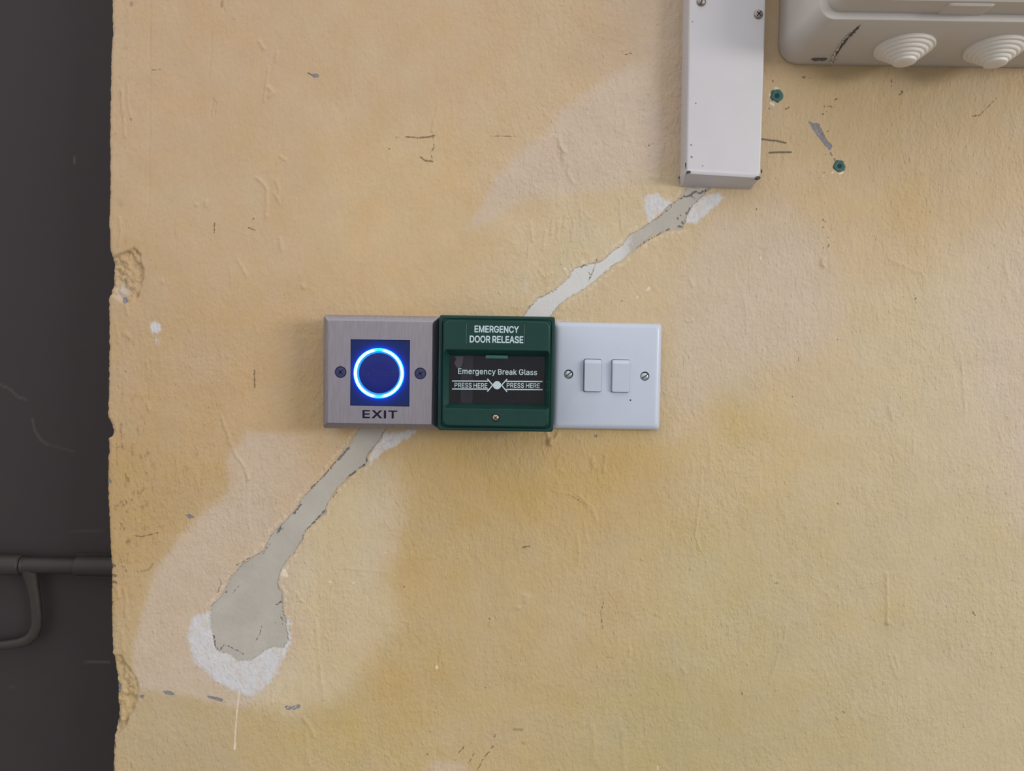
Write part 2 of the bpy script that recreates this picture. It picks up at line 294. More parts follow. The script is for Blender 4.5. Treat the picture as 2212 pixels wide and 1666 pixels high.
    'r': (259, [[[53,0],[53,379],[112,379],[112,321],[115,321],[122,335],[130,347],[140,358],[152,367],[166,375],[181,380],[196,384],[213,385],[217,385],[221,385],[225,385],[229,384],[234,384],[237,384],[241,384],[243,384],[243,322],[242,323],[239,323],[235,324],[230,324],[224,325],[219,325],[213,326],[207,326],[194,325],[182,323],[170,319],[159,315],[149,309],[140,301],[132,293],[126,284],[121,273],[117,262],[114,250],[114,237],[114,0]]]),
    's': (365, [[[182,-8],[163,-7],[145,-5],[128,-2],[112,3],[98,10],[84,18],[72,27],[62,38],[53,50],[45,63],[40,78],[36,94],[94,107],[99,92],[105,79],[114,69],[124,60],[136,54],[150,49],[165,46],[181,45],[200,46],[217,50],[232,55],[244,62],[255,71],[262,81],[267,91],[268,103],[267,112],[265,121],[260,129],[254,136],[246,142],[237,147],[225,151],[212,155],[149,170],[125,177],[104,186],[87,196],[72,208],[61,222],[53,237],[48,255],[47,274],[48,290],[51,305],[57,319],[65,332],[75,343],[87,354],[100,363],[115,370],[131,377],[149,381],[167,384],[187,384],[206,384],[223,381],[239,378],[254,372],[267,366],[279,358],[290,349],[299,339],[307,328],[314,316],[319,303],[324,290],[268,277],[264,288],[258,298],[251,307],[243,316],[232,323],[219,328],[205,331],[187,333],[171,332],[156,329],[143,324],[131,317],[121,308],[114,299],[110,289],[109,277],[110,267],[112,258],[117,250],[124,243],[133,237],[144,232],[157,227],[172,223],[229,209],[254,202],[275,194],[292,183],[306,171],[317,158],[325,142],[330,125],[331,107],[330,90],[326,75],[321,61],[312,47],[302,35],[290,24],[276,15],[260,6],[242,0],[223,-5],[203,-7]]]),
    'u': (410, [[[182,-5],[164,-4],[146,-1],[130,4],[115,11],[101,20],[89,31],[78,44],[69,59],[62,76],[57,95],[54,116],[53,139],[53,379],[114,379],[114,144],[115,123],[119,105],[127,89],[137,75],[150,64],[164,56],[181,52],[200,50],[213,51],[226,53],[238,57],[249,62],[259,69],[268,77],[276,86],[283,97],[289,109],[293,122],[295,137],[296,153],[296,379],[357,379],[357,0],[298,0],[298,92],[307,92],[297,67],[286,47],[272,30],[257,17],[240,7],[222,0],[203,-4]]]),
    'y': (389, [[[47,-139],[61,-86],[71,-87],[80,-89],[88,-90],[96,-90],[104,-89],[111,-87],[118,-84],[124,-80],[130,-74],[136,-67],[141,-58],[146,-48],[151,-36],[163,-1],[17,379],[84,379],[165,155],[171,138],[177,121],[182,104],[187,87],[191,70],[196,53],[201,37],[206,21],[184,21],[188,37],[193,53],[198,70],[202,87],[207,104],[212,121],[218,138],[224,155],[305,379],[371,379],[204,-58],[198,-72],[191,-85],[184,-97],[177,-107],[168,-116],[159,-124],[150,-130],[139,-136],[128,-140],[117,-143],[104,-145],[91,-145],[84,-145],[77,-145],[71,-144],[65,-143],[59,-142],[54,-141],[51,-140]]]),
}


def letters_mesh(word, offset, spacing=0.0):
    """flat outlined letters, cap height 509, extruded; offset thickens the strokes"""
    verts, faces = [], []
    x = 0.0
    for ch in word:
        if ch == ' ':
            x += 150 + spacing
            continue
        adv, cons = GLYPHS[ch]

        def sarea(c):
            return sum(a[0] * b[1] - b[0] * a[1] for a, b in zip(c, c[1:] + c[:1])) / 2

        def inside(p, c):
            r = False
            for a, b in zip(c, c[1:] + c[:1]):
                if (a[1] > p[1]) != (b[1] > p[1]) and p[0] < (b[0] - a[0]) * (p[1] - a[1]) / (b[1] - a[1]) + a[0]:
                    r = not r
            return r
        big = max(cons, key=lambda c: abs(sarea(c)))
        sg = sarea(big) > 0
        outs = [c for c in cons if (sarea(c) > 0) == sg]
        holes = [c for c in cons if (sarea(c) > 0) != sg]
        for oc in outs:
            cu = bpy.data.curves.new('tmp', 'CURVE')
            cu.dimensions, cu.fill_mode = '2D', 'BOTH'
            cu.extrude = 10.0
            for c in [oc] + [h for h in holes if inside(h[0], oc)]:
                sp = cu.splines.new('POLY')
                sp.points.add(len(c) - 1)
                for q, (a, b) in zip(sp.points, c):
                    q.co = (a + x, b, 0, 1)
                sp.use_cyclic_u = True
            o = bpy.data.objects.new('tmp', cu)
            COL.objects.link(o)
            me = bpy.data.meshes.new_from_object(o.evaluated_get(bpy.context.evaluated_depsgraph_get()))
            bpy.data.objects.remove(o)
            bpy.data.curves.remove(cu)
            d = offset * 0.71
            oi = 0.0 if oc is outs[0] else 0.25
            for n_, (ox, oy) in enumerate(((0, 0), (-offset, 0), (offset, 0), (0, -offset), (0, offset), (-d, -d), (d, -d), (-d, d), (d, d)) if offset else ((0, 0),)):
                k = len(verts)
                verts += [(v.co.x + ox, v.co.y + oy, v.co.z + (0.5 * n_ + oi if v.co.z > 0 else 0)) for v in me.vertices]
                faces += [[k + i for i in p.vertices] for p in me.polygons]
            bpy.data.meshes.remove(me)
        x += adv + spacing
    me = bpy.data.meshes.new('letters')
    me.from_pydata(verts, [], faces)
    return me


def lettering(word, x0, x1, ytop, ybase, depth, mat, parent, offset=8, thick=0.00012, spacing=0.0, label=None):
    """letters fitted between photo measurements, standing on the plane at `depth`"""
    me = letters_mesh(word, offset, spacing)
    xs = [v.co.x for v in me.vertices]
    a, b = min(xs), max(xs)
    X0, X1, Z0, Z1 = rect(x0, x1, ytop, ybase, depth)
    for v in me.vertices:
        x, y, z = v.co
        v.co = (X0 + (x - a) / (b - a) * (X1 - X0), -depth - (thick + (z - 10) * 2e-5 if z > 0 else -thick),
                Z0 + (y + offset) / (509.0 + 2 * offset) * (Z1 - Z0))
    o = link_mesh('lettering', me, mat, parent, smooth=0)
    if label:
        o['label'] = label
    return o


# ------------------------------------------------------------------ numpy noise and distance fields for the wall
def vnoise(x, y, seed):
    xi, yi = np.floor(x).astype(np.int64), np.floor(y).astype(np.int64)
    xf, yf = x - xi, y - yi

    def h(a, b):
        k = (a * 374761393 + b * 668265263 + seed * 974634777) & 0xffffffff
        k = ((k ^ (k >> 13)) * 1274126177) & 0xffffffff
        k = ((k ^ (k >> 16)) * 2246822519) & 0xffffffff
        return ((k ^ (k >> 15)) & 0xffff) / 65535.0
    u, v = xf * xf * (3 - 2 * xf), yf * yf * (3 - 2 * yf)
    return ((h(xi, yi) * (1 - u) + h(xi + 1, yi) * u) * (1 - v) + (h(xi, yi + 1) * (1 - u) + h(xi + 1, yi + 1) * u) * v) * 2 - 1


def fbm(x, y, seed, o=4):
    s, a = 0, 0.5
    for k in range(o):
        s = s + a * vnoise(x, y, seed + k)
        x, y, a = x * 2.03, y * 2.03, a * 0.5
    return s


def seg_dist(px, py, a, b):
    ax, ay, bx, by = a[0], a[1], b[0], b[1]
    dx, dy = bx - ax, by - ay
    L = dx * dx + dy * dy + 1e-9
    t = np.clip(((px - ax) * dx + (py - ay) * dy) / L, 0, 1)
    return np.hypot(px - ax - t * dx, py - ay - t * dy), t


def poly_sdf(px, py, pts):
    d = np.full(px.shape, 1e9)
    ins = np.zeros(px.shape, bool)
    for a, b in zip(pts, pts[1:] + pts[:1]):
        d = np.minimum(d, seg_dist(px, py, a, b)[0])
        if a[1] != b[1]:
            c = ((a[1] > py) != (b[1] > py)) & (px < (b[0] - a[0]) * (py - a[1]) / (b[1] - a[1]) + a[0])
            ins ^= c
    return np.where(ins, -d, d)


def sstep(e0, e1, x):
    t = np.clip((x - e0) / (e1 - e0), 0, 1)
    return t * t * (3 - 2 * t)


# ------------------------------------------------------------------ the plastered wall (photo measurements of its marks)
EDGE = [(239, -600), (239, 0), (240, 67), (237, 121), (235, 202), (234, 302), (235, 403), (233, 454), (232, 491), (235, 504), (234, 538), (238, 555),
        (240, 572), (238, 591), (235, 620), (232, 647), (232, 691), (232, 738), (234, 749), (232, 758), (231, 834), (229.5, 900), (239, 918), (242, 932),
        (239, 943), (230, 947), (233, 978), (229.5, 990), (230, 1062), (233, 1137), (236, 1200), (238.5, 1227), (238, 1305), (240, 1413), (245, 1454), (249, 1491),
        (248, 1537), (245, 1577), (243, 1615), (242, 1666), (243, 2400)]
CEMENT = [
    [(1484, 405), (1469, 429), (1441, 448), (1420, 472), (1386, 494), (1361, 506), (1346, 526), (1324, 543), (1300, 564), (1272, 571), (1244, 577),
     (1226, 601), (1201, 626), (1164, 644), (1140, 669), (1125, 690), (1185, 690), (1201, 666), (1226, 644), (1263, 623), (1290, 601), (1321, 577),
     (1355, 552), (1383, 531), (1410, 509), (1441, 498), (1475, 494), (1484, 463), (1500, 438), (1521, 420), (1535, 405)],
    [(785, 915), (777, 930), (756, 960), (722, 1001), (699, 1029), (671, 1056), (639, 1098), (616, 1128), (588, 1153), (570, 1190), (524, 1217), (496, 1254),
     (483, 1282), (457, 1309), (453, 1342), (461, 1374), (466, 1406), (492, 1411), (519, 1429), (542, 1427), (570, 1406), (591, 1397), (611, 1401),
     (623, 1383), (618, 1346), (611, 1314), (611, 1282), (598, 1259), (611, 1222), (634, 1194), (653, 1167), (662, 1144), (703, 1107), (708, 1084),
     (731, 1052), (754, 1029), (791, 1001), (793, 983), (814, 960), (832, 930), (838, 915)]]
WHITE = [  # polygon, softness, strength
    ([(453, 1318), (414, 1342), (404, 1378), (418, 1429), (441, 1452), (469, 1475), (496, 1491), (538, 1503), (570, 1489), (598, 1452), (621, 1415), (633, 1378), (628, 1336),
      (560, 1330)], 14, 1.0),
    ([(1389, 423), (1416, 415), (1432, 426), (1452, 438), (1445, 452), (1420, 470), (1404, 482), (1392, 452)], 11, 1.15),
    ([(1480, 468), (1492, 440), (1512, 422), (1548, 418), (1566, 426), (1533, 457), (1504, 482), (1482, 482)], 10, 1.1),
    ([(820, 930), (903, 928), (880, 950), (845, 966), (815, 988), (803, 1010), (797, 992)], 10, 1.0),
    ([(745, 962), (756, 955), (752, 972)], 4, 0.6),
    ([(326, 700), (336, 694), (346, 698), (350, 712), (346, 724), (330, 720), (324, 712)], 8, 1.0),
    ([(328, 722), (349, 726), (350, 744), (334, 750)], 10, 0.55),
    ([(1137, 601), (1155, 607), (1146, 635), (1127, 650), (1112, 664), (1120, 640)], 14, 0.40),
    ([(1340, 475), (1385, 450), (1400, 440), (1400, 452), (1350, 486)], 12, 0.35),
    ([(1240, 926), (1257, 926), (1255, 948), (1247, 956), (1241, 944)], 8, 0.35),
    ([(1198, 690), (1240, 690), (1232, 697), (1200, 702)], 5, 0.5),
    ([(448, 1200), (478, 1190), (470, 1240), (440, 1300), (420, 1300)], 40, 0.30),
    ([(640, 1095), (660, 1070), (655, 1090), (630, 1118), (612, 1130)], 12, 0.45),
    ([(655, 1175), (690, 1120), (712, 1100), (700, 1130), (668, 1175)], 14, 0.35),
    ([(1270, 573), (1246, 574), (1258, 558), (1272, 562)], 6, 0.5),
]
FADED = [  # paler pinkish areas of the paint: polygon, softness, strength
    ([(1247, 204), (1205, 252), (1182, 291), (1124, 333), (1092, 369), (1059, 408), (1033, 453), (1008, 495), (1027, 487), (1059, 477), (1085, 452), (1124, 440), (1200, 425),
      (1300, 410), (1420, 380), (1430, 300), (1415, 130), (1340, 150)], 16, 0.75),
    ([(1100, 445), (1200, 420), (1460, 380), (1480, 440), (1400, 520), (1300, 580), (1220, 620), (1140, 680), (1000, 690), (1010, 620), (1090, 590), (1100, 500)], 50, 0.38),
    ([(533, 937), (492, 987), (494, 1055), (437, 1116), (380, 1170), (332, 1232), (315, 1320), (292, 1400), (296, 1490), (400, 1500), (500, 1530), (600, 1500), (700, 1420), (690, 1300),
      (680, 1180), (720, 1090), (740, 1000), (780, 950), (700, 930)], 12, 0.72),
    ([(640, 1180), (720, 1080), (780, 980), (860, 1000), (880, 1120), (825, 1200), (845, 1280), (870, 1350), (800, 1430), (760, 1490), (640, 1540), (560, 1520), (640, 1400)], 30, 0.62),
    ([(800, 980), (900, 960), (870, 1120), (840, 1200), (800, 1250)], 60, 0.4),
    ([(1560, 470), (1700, 450), (1800, 560), (1815, 680), (1780, 760), (1690, 790), (1580, 830), (1520, 930), (1450, 940), (1440, 700), (1500, 560)], 60, 0.62),
    ([(2080, 560), (2212, 480), (2400, 500), (2400, 1150), (2212, 1120), (2120, 900), (2060, 720)], 90, 0.55),
    ([(1360, 0), (1480, 0), (1480, 380), (1400, 330), (1385, 150)], 40, 0.35),
    ([(700, 1500), (640, 1560), (600, 1540), (680, 1480)], 40, 0.3),
    ([(930, 1640), (1010, 1650), (1010, 1700), (900, 1700)], 20, 0.6),
]
WARM = [(1050, 1050, 130, 60, 0.9), (1580, 915, 110, 50, 0.35), (900, 1000, 120, 60, 0.4), (1230, 1060, 150, 70, 0.6), (1330, 1010, 90, 60, 0.5), (900, 1250, 80, 70, 0.5),
        (860, 1480, 110, 90, 0.6), (760, 1600, 160, 60, 0.3), (300, 1080, 60, 140, 0.5), (440, 1010, 60, 50, 0.4), (650, 870, 60, 70, 0.35), (1950, 450, 100, 60, 0.35)]
DARK = [  # cracks, slits, pits and one shaded edge: polyline, half width
    ([(855, 297), (861, 297)], 1.4), ([(876, 296), (907, 298), (920, 297), (938, 294)], 1.6), ([(933, 284), (936, 306), (938, 318), (930, 330), (934, 345)], 0.8),
    ([(908, 340), (918, 347), (934, 349)], 1.9), ([(840, 322), (842, 322)], 1.6), ([(1059, 295), (1085, 294), (1124, 297)], 0.8),
    ([(1343, 113), (1351, 118), (1364, 115)], 1.0), ([(1401, 315), (1402, 315)], 1.6), ([(464, 482), (463, 490), (462, 503)], 1.5), ([(537, 492), (551, 498)], 1.3),
    ([(546, 474), (548, 474)], 1.7), ([(283, 257), (284, 260)], 1.5), ([(484, 423), (484, 424)], 0.6),
    ([(664, 158), (672, 161)], 1.3), ([(326, 152), (350, 150)], 0.6),
    ([(549, 800), (550, 838)], 1.6), ([(727, 966), (729, 967)], 1.4), ([(1440, 497), (1444, 495)], 3.0), ([(1466, 490), (1474, 491)], 3.2), ([(1473, 480), (1475, 484)], 2.2),
    ([(1463, 471), (1465, 474)], 2.0), ([(1480, 456), (1484, 462)], 2.2), ([(1489, 450), (1486, 458)], 1.6), ([(1470, 466), (1472, 464)], 1.7), ([(1449, 444), (1451, 445)], 1.8),
    ([(1484, 425), (1502, 414), (1512, 418), (1527, 410)], 3.2), ([(1470, 431), (1478, 424)], 2.2), ([(1493, 424), (1500, 428)], 2.0), ([(1383, 531), (1392, 524)], 1.5), ([(1392, 524), (1430, 502)], 0.9),
    ([(1343, 650), (1344, 651)], 1.6), ([(1289, 561), (1280, 588), (1276, 600)], 0.9), ([(1268, 586), (1275, 592), (1272, 608)], 1.0), ([(1262, 572), (1254, 580)], 1.0), ([(1202, 665), (1203, 666)], 1.5),
    ([(1143, 661), (1144, 664)], 1.2), ([(1386, 494), (1392, 489)], 1.2), ([(1420, 472), (1450, 448)], 0.7),
    ([(754, 967), (746, 976), (738, 985), (731, 992)], 3.0), ([(730, 993), (718, 1006), (700, 1028), (672, 1055)], 1.2), ([(650, 1090), (643, 1100), (634, 1110)], 3.0), ([(606, 1139), (602, 1148), (598, 1151)], 3.2),
    ([(609, 1142), (612, 1140)], 1.8), ([(702, 1102), (696, 1110), (688, 1117)], 2.2), ([(688, 1117), (664, 1143)], 1.4), ([(791, 1000), (776, 1012), (768, 1020)], 1.5), ([(768, 1020), (754, 1029)], 3.0), ([(727, 1064), (720, 1073)], 1.5),
    ([(793, 985), (791, 999)], 1.5), ([(653, 1155), (654, 1157)], 2.0), ([(604, 1304), (606, 1300)], 2.2), ([(597, 1306), (599, 1306)], 2.0), ([(608, 1334), (611, 1340)], 2.6), ([(595, 1346), (596, 1347)], 1.9), ([(609, 1348), (610, 1347)], 1.9),
    ([(490, 1277), (488, 1280)], 1.8), ([(565, 1353), (562, 1368), (552, 1386)], 0.8), ([(500, 1285), (516, 1266)], 0.6), ([(461, 1374), (466, 1398), (474, 1406), (484, 1394), (498, 1398), (516, 1408), (528, 1414)], 1.5), ([(474, 1250), (478, 1262), (470, 1280)], 0.9),  # long run: shade along the broken filler's lower edge, drawn dark
    ([(566, 1200), (585, 1172)], 0.6), ([(510, 1222), (540, 1205)], 0.8),
    ([(1228, 1068), (1267, 1091)], 0.7), ([(1129, 1184), (1136, 1181), (1143, 1181)], 1.7), ([(1299, 1268), (1304, 1300), (1297, 1323), (1302, 1360)], 0.7),
    ([(1057, 1337), (1058, 1339)], 1.6), ([(1069, 1588), (1067, 1593)], 1.8), ([(923, 1630), (924, 1631)], 1.6), ([(1048, 1486), (1049, 1486)], 1.2), ([(873, 1268), (874, 1269)], 1.5), ([(1114, 1437), (1115, 1438)], 1.1),
    ([(1809, 1088), (1810, 1089)], 1.9), ([(1672, 1261), (1680, 1260)], 1.1), ([(2100, 251), (2115, 250), (2139, 225), (2153, 211)], 0.8), ([(2100, 251), (2114, 249)], 1.2), ([(1926, 172), (1925, 186)], 0.9),
    ([(1669, 174), (1670, 176)], 1.7), ([(1733, 167), (1738, 167)], 2.0), ([(1751, 169), (1752, 169)], 1.4), ([(1697, 235), (1703, 233)], 1.8), ([(1661, 235), (1662, 235)], 1.7), ([(1947, 198), (1949, 200)], 2.6), ([(1942, 204), (1944, 204)], 1.4),
    ([(1793, 228), (1797, 232)], 1.6), ([(1780, 230), (1781, 231)], 1.5), ([(1804, 215), (1808, 213)], 1.5), ([(1777, 246), (1780, 248)], 1.4), ([(1681, 392), (1682, 393)], 1.3), ([(1786, 440), (1784, 448)], 1.5), ([(1781, 458), (1789, 461)], 1.4), ([(1779, 490), (1784, 500)], 1.2),
    ([(1776, 497), (1777, 499)], 1.3), ([(1800, 403), (1796, 412)], 1.2), ([(1776, 541), (1780, 546)], 1.6), ([(1767, 547), (1769, 548)], 1.2), ([(1634, 452), (1635, 453)], 1.2), ([(1565, 495), (1566, 495)], 1.2), ([(2026, 1326), (2027, 1327)], 1.0),
    ([(2101, 1322), (2106, 1330)], 1.4), ([(1821, 1538), (1823, 1540)], 1.6), ([(1602, 1497), (1603, 1500)], 1.5), ([(1723, 731), (1725, 787)], 0.3), ([(1976, 646), (1979, 645)], 1.3), ([(1965, 632), (1966, 633)], 1.2), ([(1808, 735), (1809, 735)], 1.2), ([(1711, 857), (1712, 857)], 1.4),
    ([(247, 1223), (243, 1221)], 3.2), ([(243, 1243), (249, 1244)], 3.0), ([(243, 1258), (250, 1259)], 2.4), ([(233, 745), (234, 756)], 2.4), ([(233, 824), (234, 834)], 2.6), ([(232, 804), (234, 806)], 1.8), ([(246, 1606), (248, 1614)], 3.0), ([(245, 1655), (246, 1664)], 2.0), ([(242, 1300), (241, 1306)], 1.6),
    ([(259, 1222), (271, 1226)], 0.8), ([(271, 802), (271, 804)], 1.4), ([(290, 1157), (305, 1160), (322, 1156), (340, 1152)], 1.3), ([(262, 1215), (262, 1216)], 0.9), ([(247, 752), (247, 753)], 1.0), ([(326, 562), (326, 564)], 1.5), ([(319, 885), (318, 886)], 1.3),
    ([(1043, 1640), (1038, 1652), (1030, 1664)], 1.0), ([(1056, 1625), (1048, 1634)], 1.2), ([(1066, 1612), (1060, 1618)], 1.2), ([(1003, 1613), (997, 1620), (986, 1632)], 1.0), ([(1024, 1628), (1012, 1650)], 0.8), ([(975, 1640), (985, 1643)], 0.8), ([(1003, 1440), (1003, 1440)], 0.3),
]
BROWN = [([(284, 6), (284, 10)], 4.0), ([(480, 3), (479, 14)], 3.0), ([(1110, 1576), (1128, 1577)], 3.0), ([(500, 40), (508, 42)], 1.2), ([(1128, 1604), (1134, 1608)], 2.0), ([(1310, 1420), (1326, 1422)], 1.6), ([(254, 582), (262, 592)], 3.5), ([(266, 604), (272, 618)], 3.0),
         ([(305, 1234), (322, 1231), (330, 1218)], 2.2), ([(1730, 300), (1745, 312)], 0.4)]
PENCIL = [([(1642, 300), (1662, 303), (1676, 304), (1697, 309)], 2.3), ([(1661, 330), (1685, 329), (1709, 329)], 2.3)]
GREY = [  # old grey paint laid bare: polygons
    [(1746, 262), (1756, 268), (1767, 267), (1774, 282), (1785, 303), (1797, 315), (1793, 323), (1782, 314), (1764, 290)],
    [(1794, 330), (1796, 333), (1797, 336), (1794, 334)], [(1801, 343), (1803, 342), (1804, 346), (1802, 346)],
    [(672, 162), (680, 160), (688, 163), (686, 167), (677, 167)],
    [(353, 1494), (364, 1494), (376, 1499), (374, 1502), (360, 1500)], [(448, 1505), (460, 1506), (470, 1508), (480, 1512), (478, 1516), (466, 1511), (452, 1509)],
    [(616, 1528), (625, 1525), (628, 1531), (620, 1534)], [(630, 1528), (637, 1525), (639, 1531), (633, 1533)], [(640, 1525), (647, 1523), (646, 1529), (641, 1530)],
    [(402, 1114), (410, 1112), (418, 1118), (410, 1120)], [(300, 1504), (312, 1503), (308, 1508)], [(234, 1036), (240, 1040), (239, 1044), (234, 1042)], [(1284, 940), (1290, 940), (1289, 944), (1285, 944)],
    [(250, 1480), (256, 1482), (254, 1500), (249, 1498)], [(248, 1548), (256, 1552), (252, 1566), (247, 1564)], [(263, 645), (268, 644), (272, 653), (268, 655)]]
CRUMB = [([(1173, 1086), (1140, 1122), (1106, 1155)], 0.15), ([(1506, 1121), (1502, 1158), (1513, 1190)], 0.3), ([(517, 985), (530, 1010), (537, 1035)], 0.4), ([(611, 1240), (614, 1233), (618, 1243)], 4.5),   # pale flecks and drips: polyline, half width
    ([(517, 1490), (514, 1520), (511, 1550), (508, 1590), (506, 1617)], 1.5), ([(508, 1606), (507, 1618)], 2.6), ([(1220, 580), (1221, 581)], 2.6), ([(1399, 626), (1402, 622)], 3.0), ([(1376, 645), (1377, 641)], 1.8), ([(943, 1440), (943, 1444)], 3.0),
    ([(1643, 556), (1643, 560)], 1.6), ([(712, 1257), (716, 1258)], 2.0), ([(763, 1258), (764, 1260)], 2.0), ([(832, 1193), (834, 1195)], 1.4), ([(1665, 223), (1671, 227), (1670, 225)], 2.6), ([(1663, 202), (1663, 208)], 2.0), ([(1674, 190), (1682, 191)], 1.9),
    ([(1800, 372), (1797, 374)], 2.0), ([(1814, 375), (1820, 373)], 2.6), ([(1779, 379), (1780, 381)], 1.4), ([(800, 690), (840, 688)], 1.2), ([(1421, 1655), (1422, 1664)], 1.3), ([(1060, 1310), (1060, 1350)], 0.3), ([(1446, 1325), (1446, 1326)], 1.6), ([(1500, 1325), (1501, 1326)], 0.6),
    ([(1762, 275), (1764, 286), (1771, 292)], 0.7), ([(452, 1507), (458, 1512)], 0.8), ([(620, 1530), (628, 1524)], 0.8), ([(633, 1531), (640, 1525)], 0.8), ([(1426, 832), (1426, 846)], 1.6)]
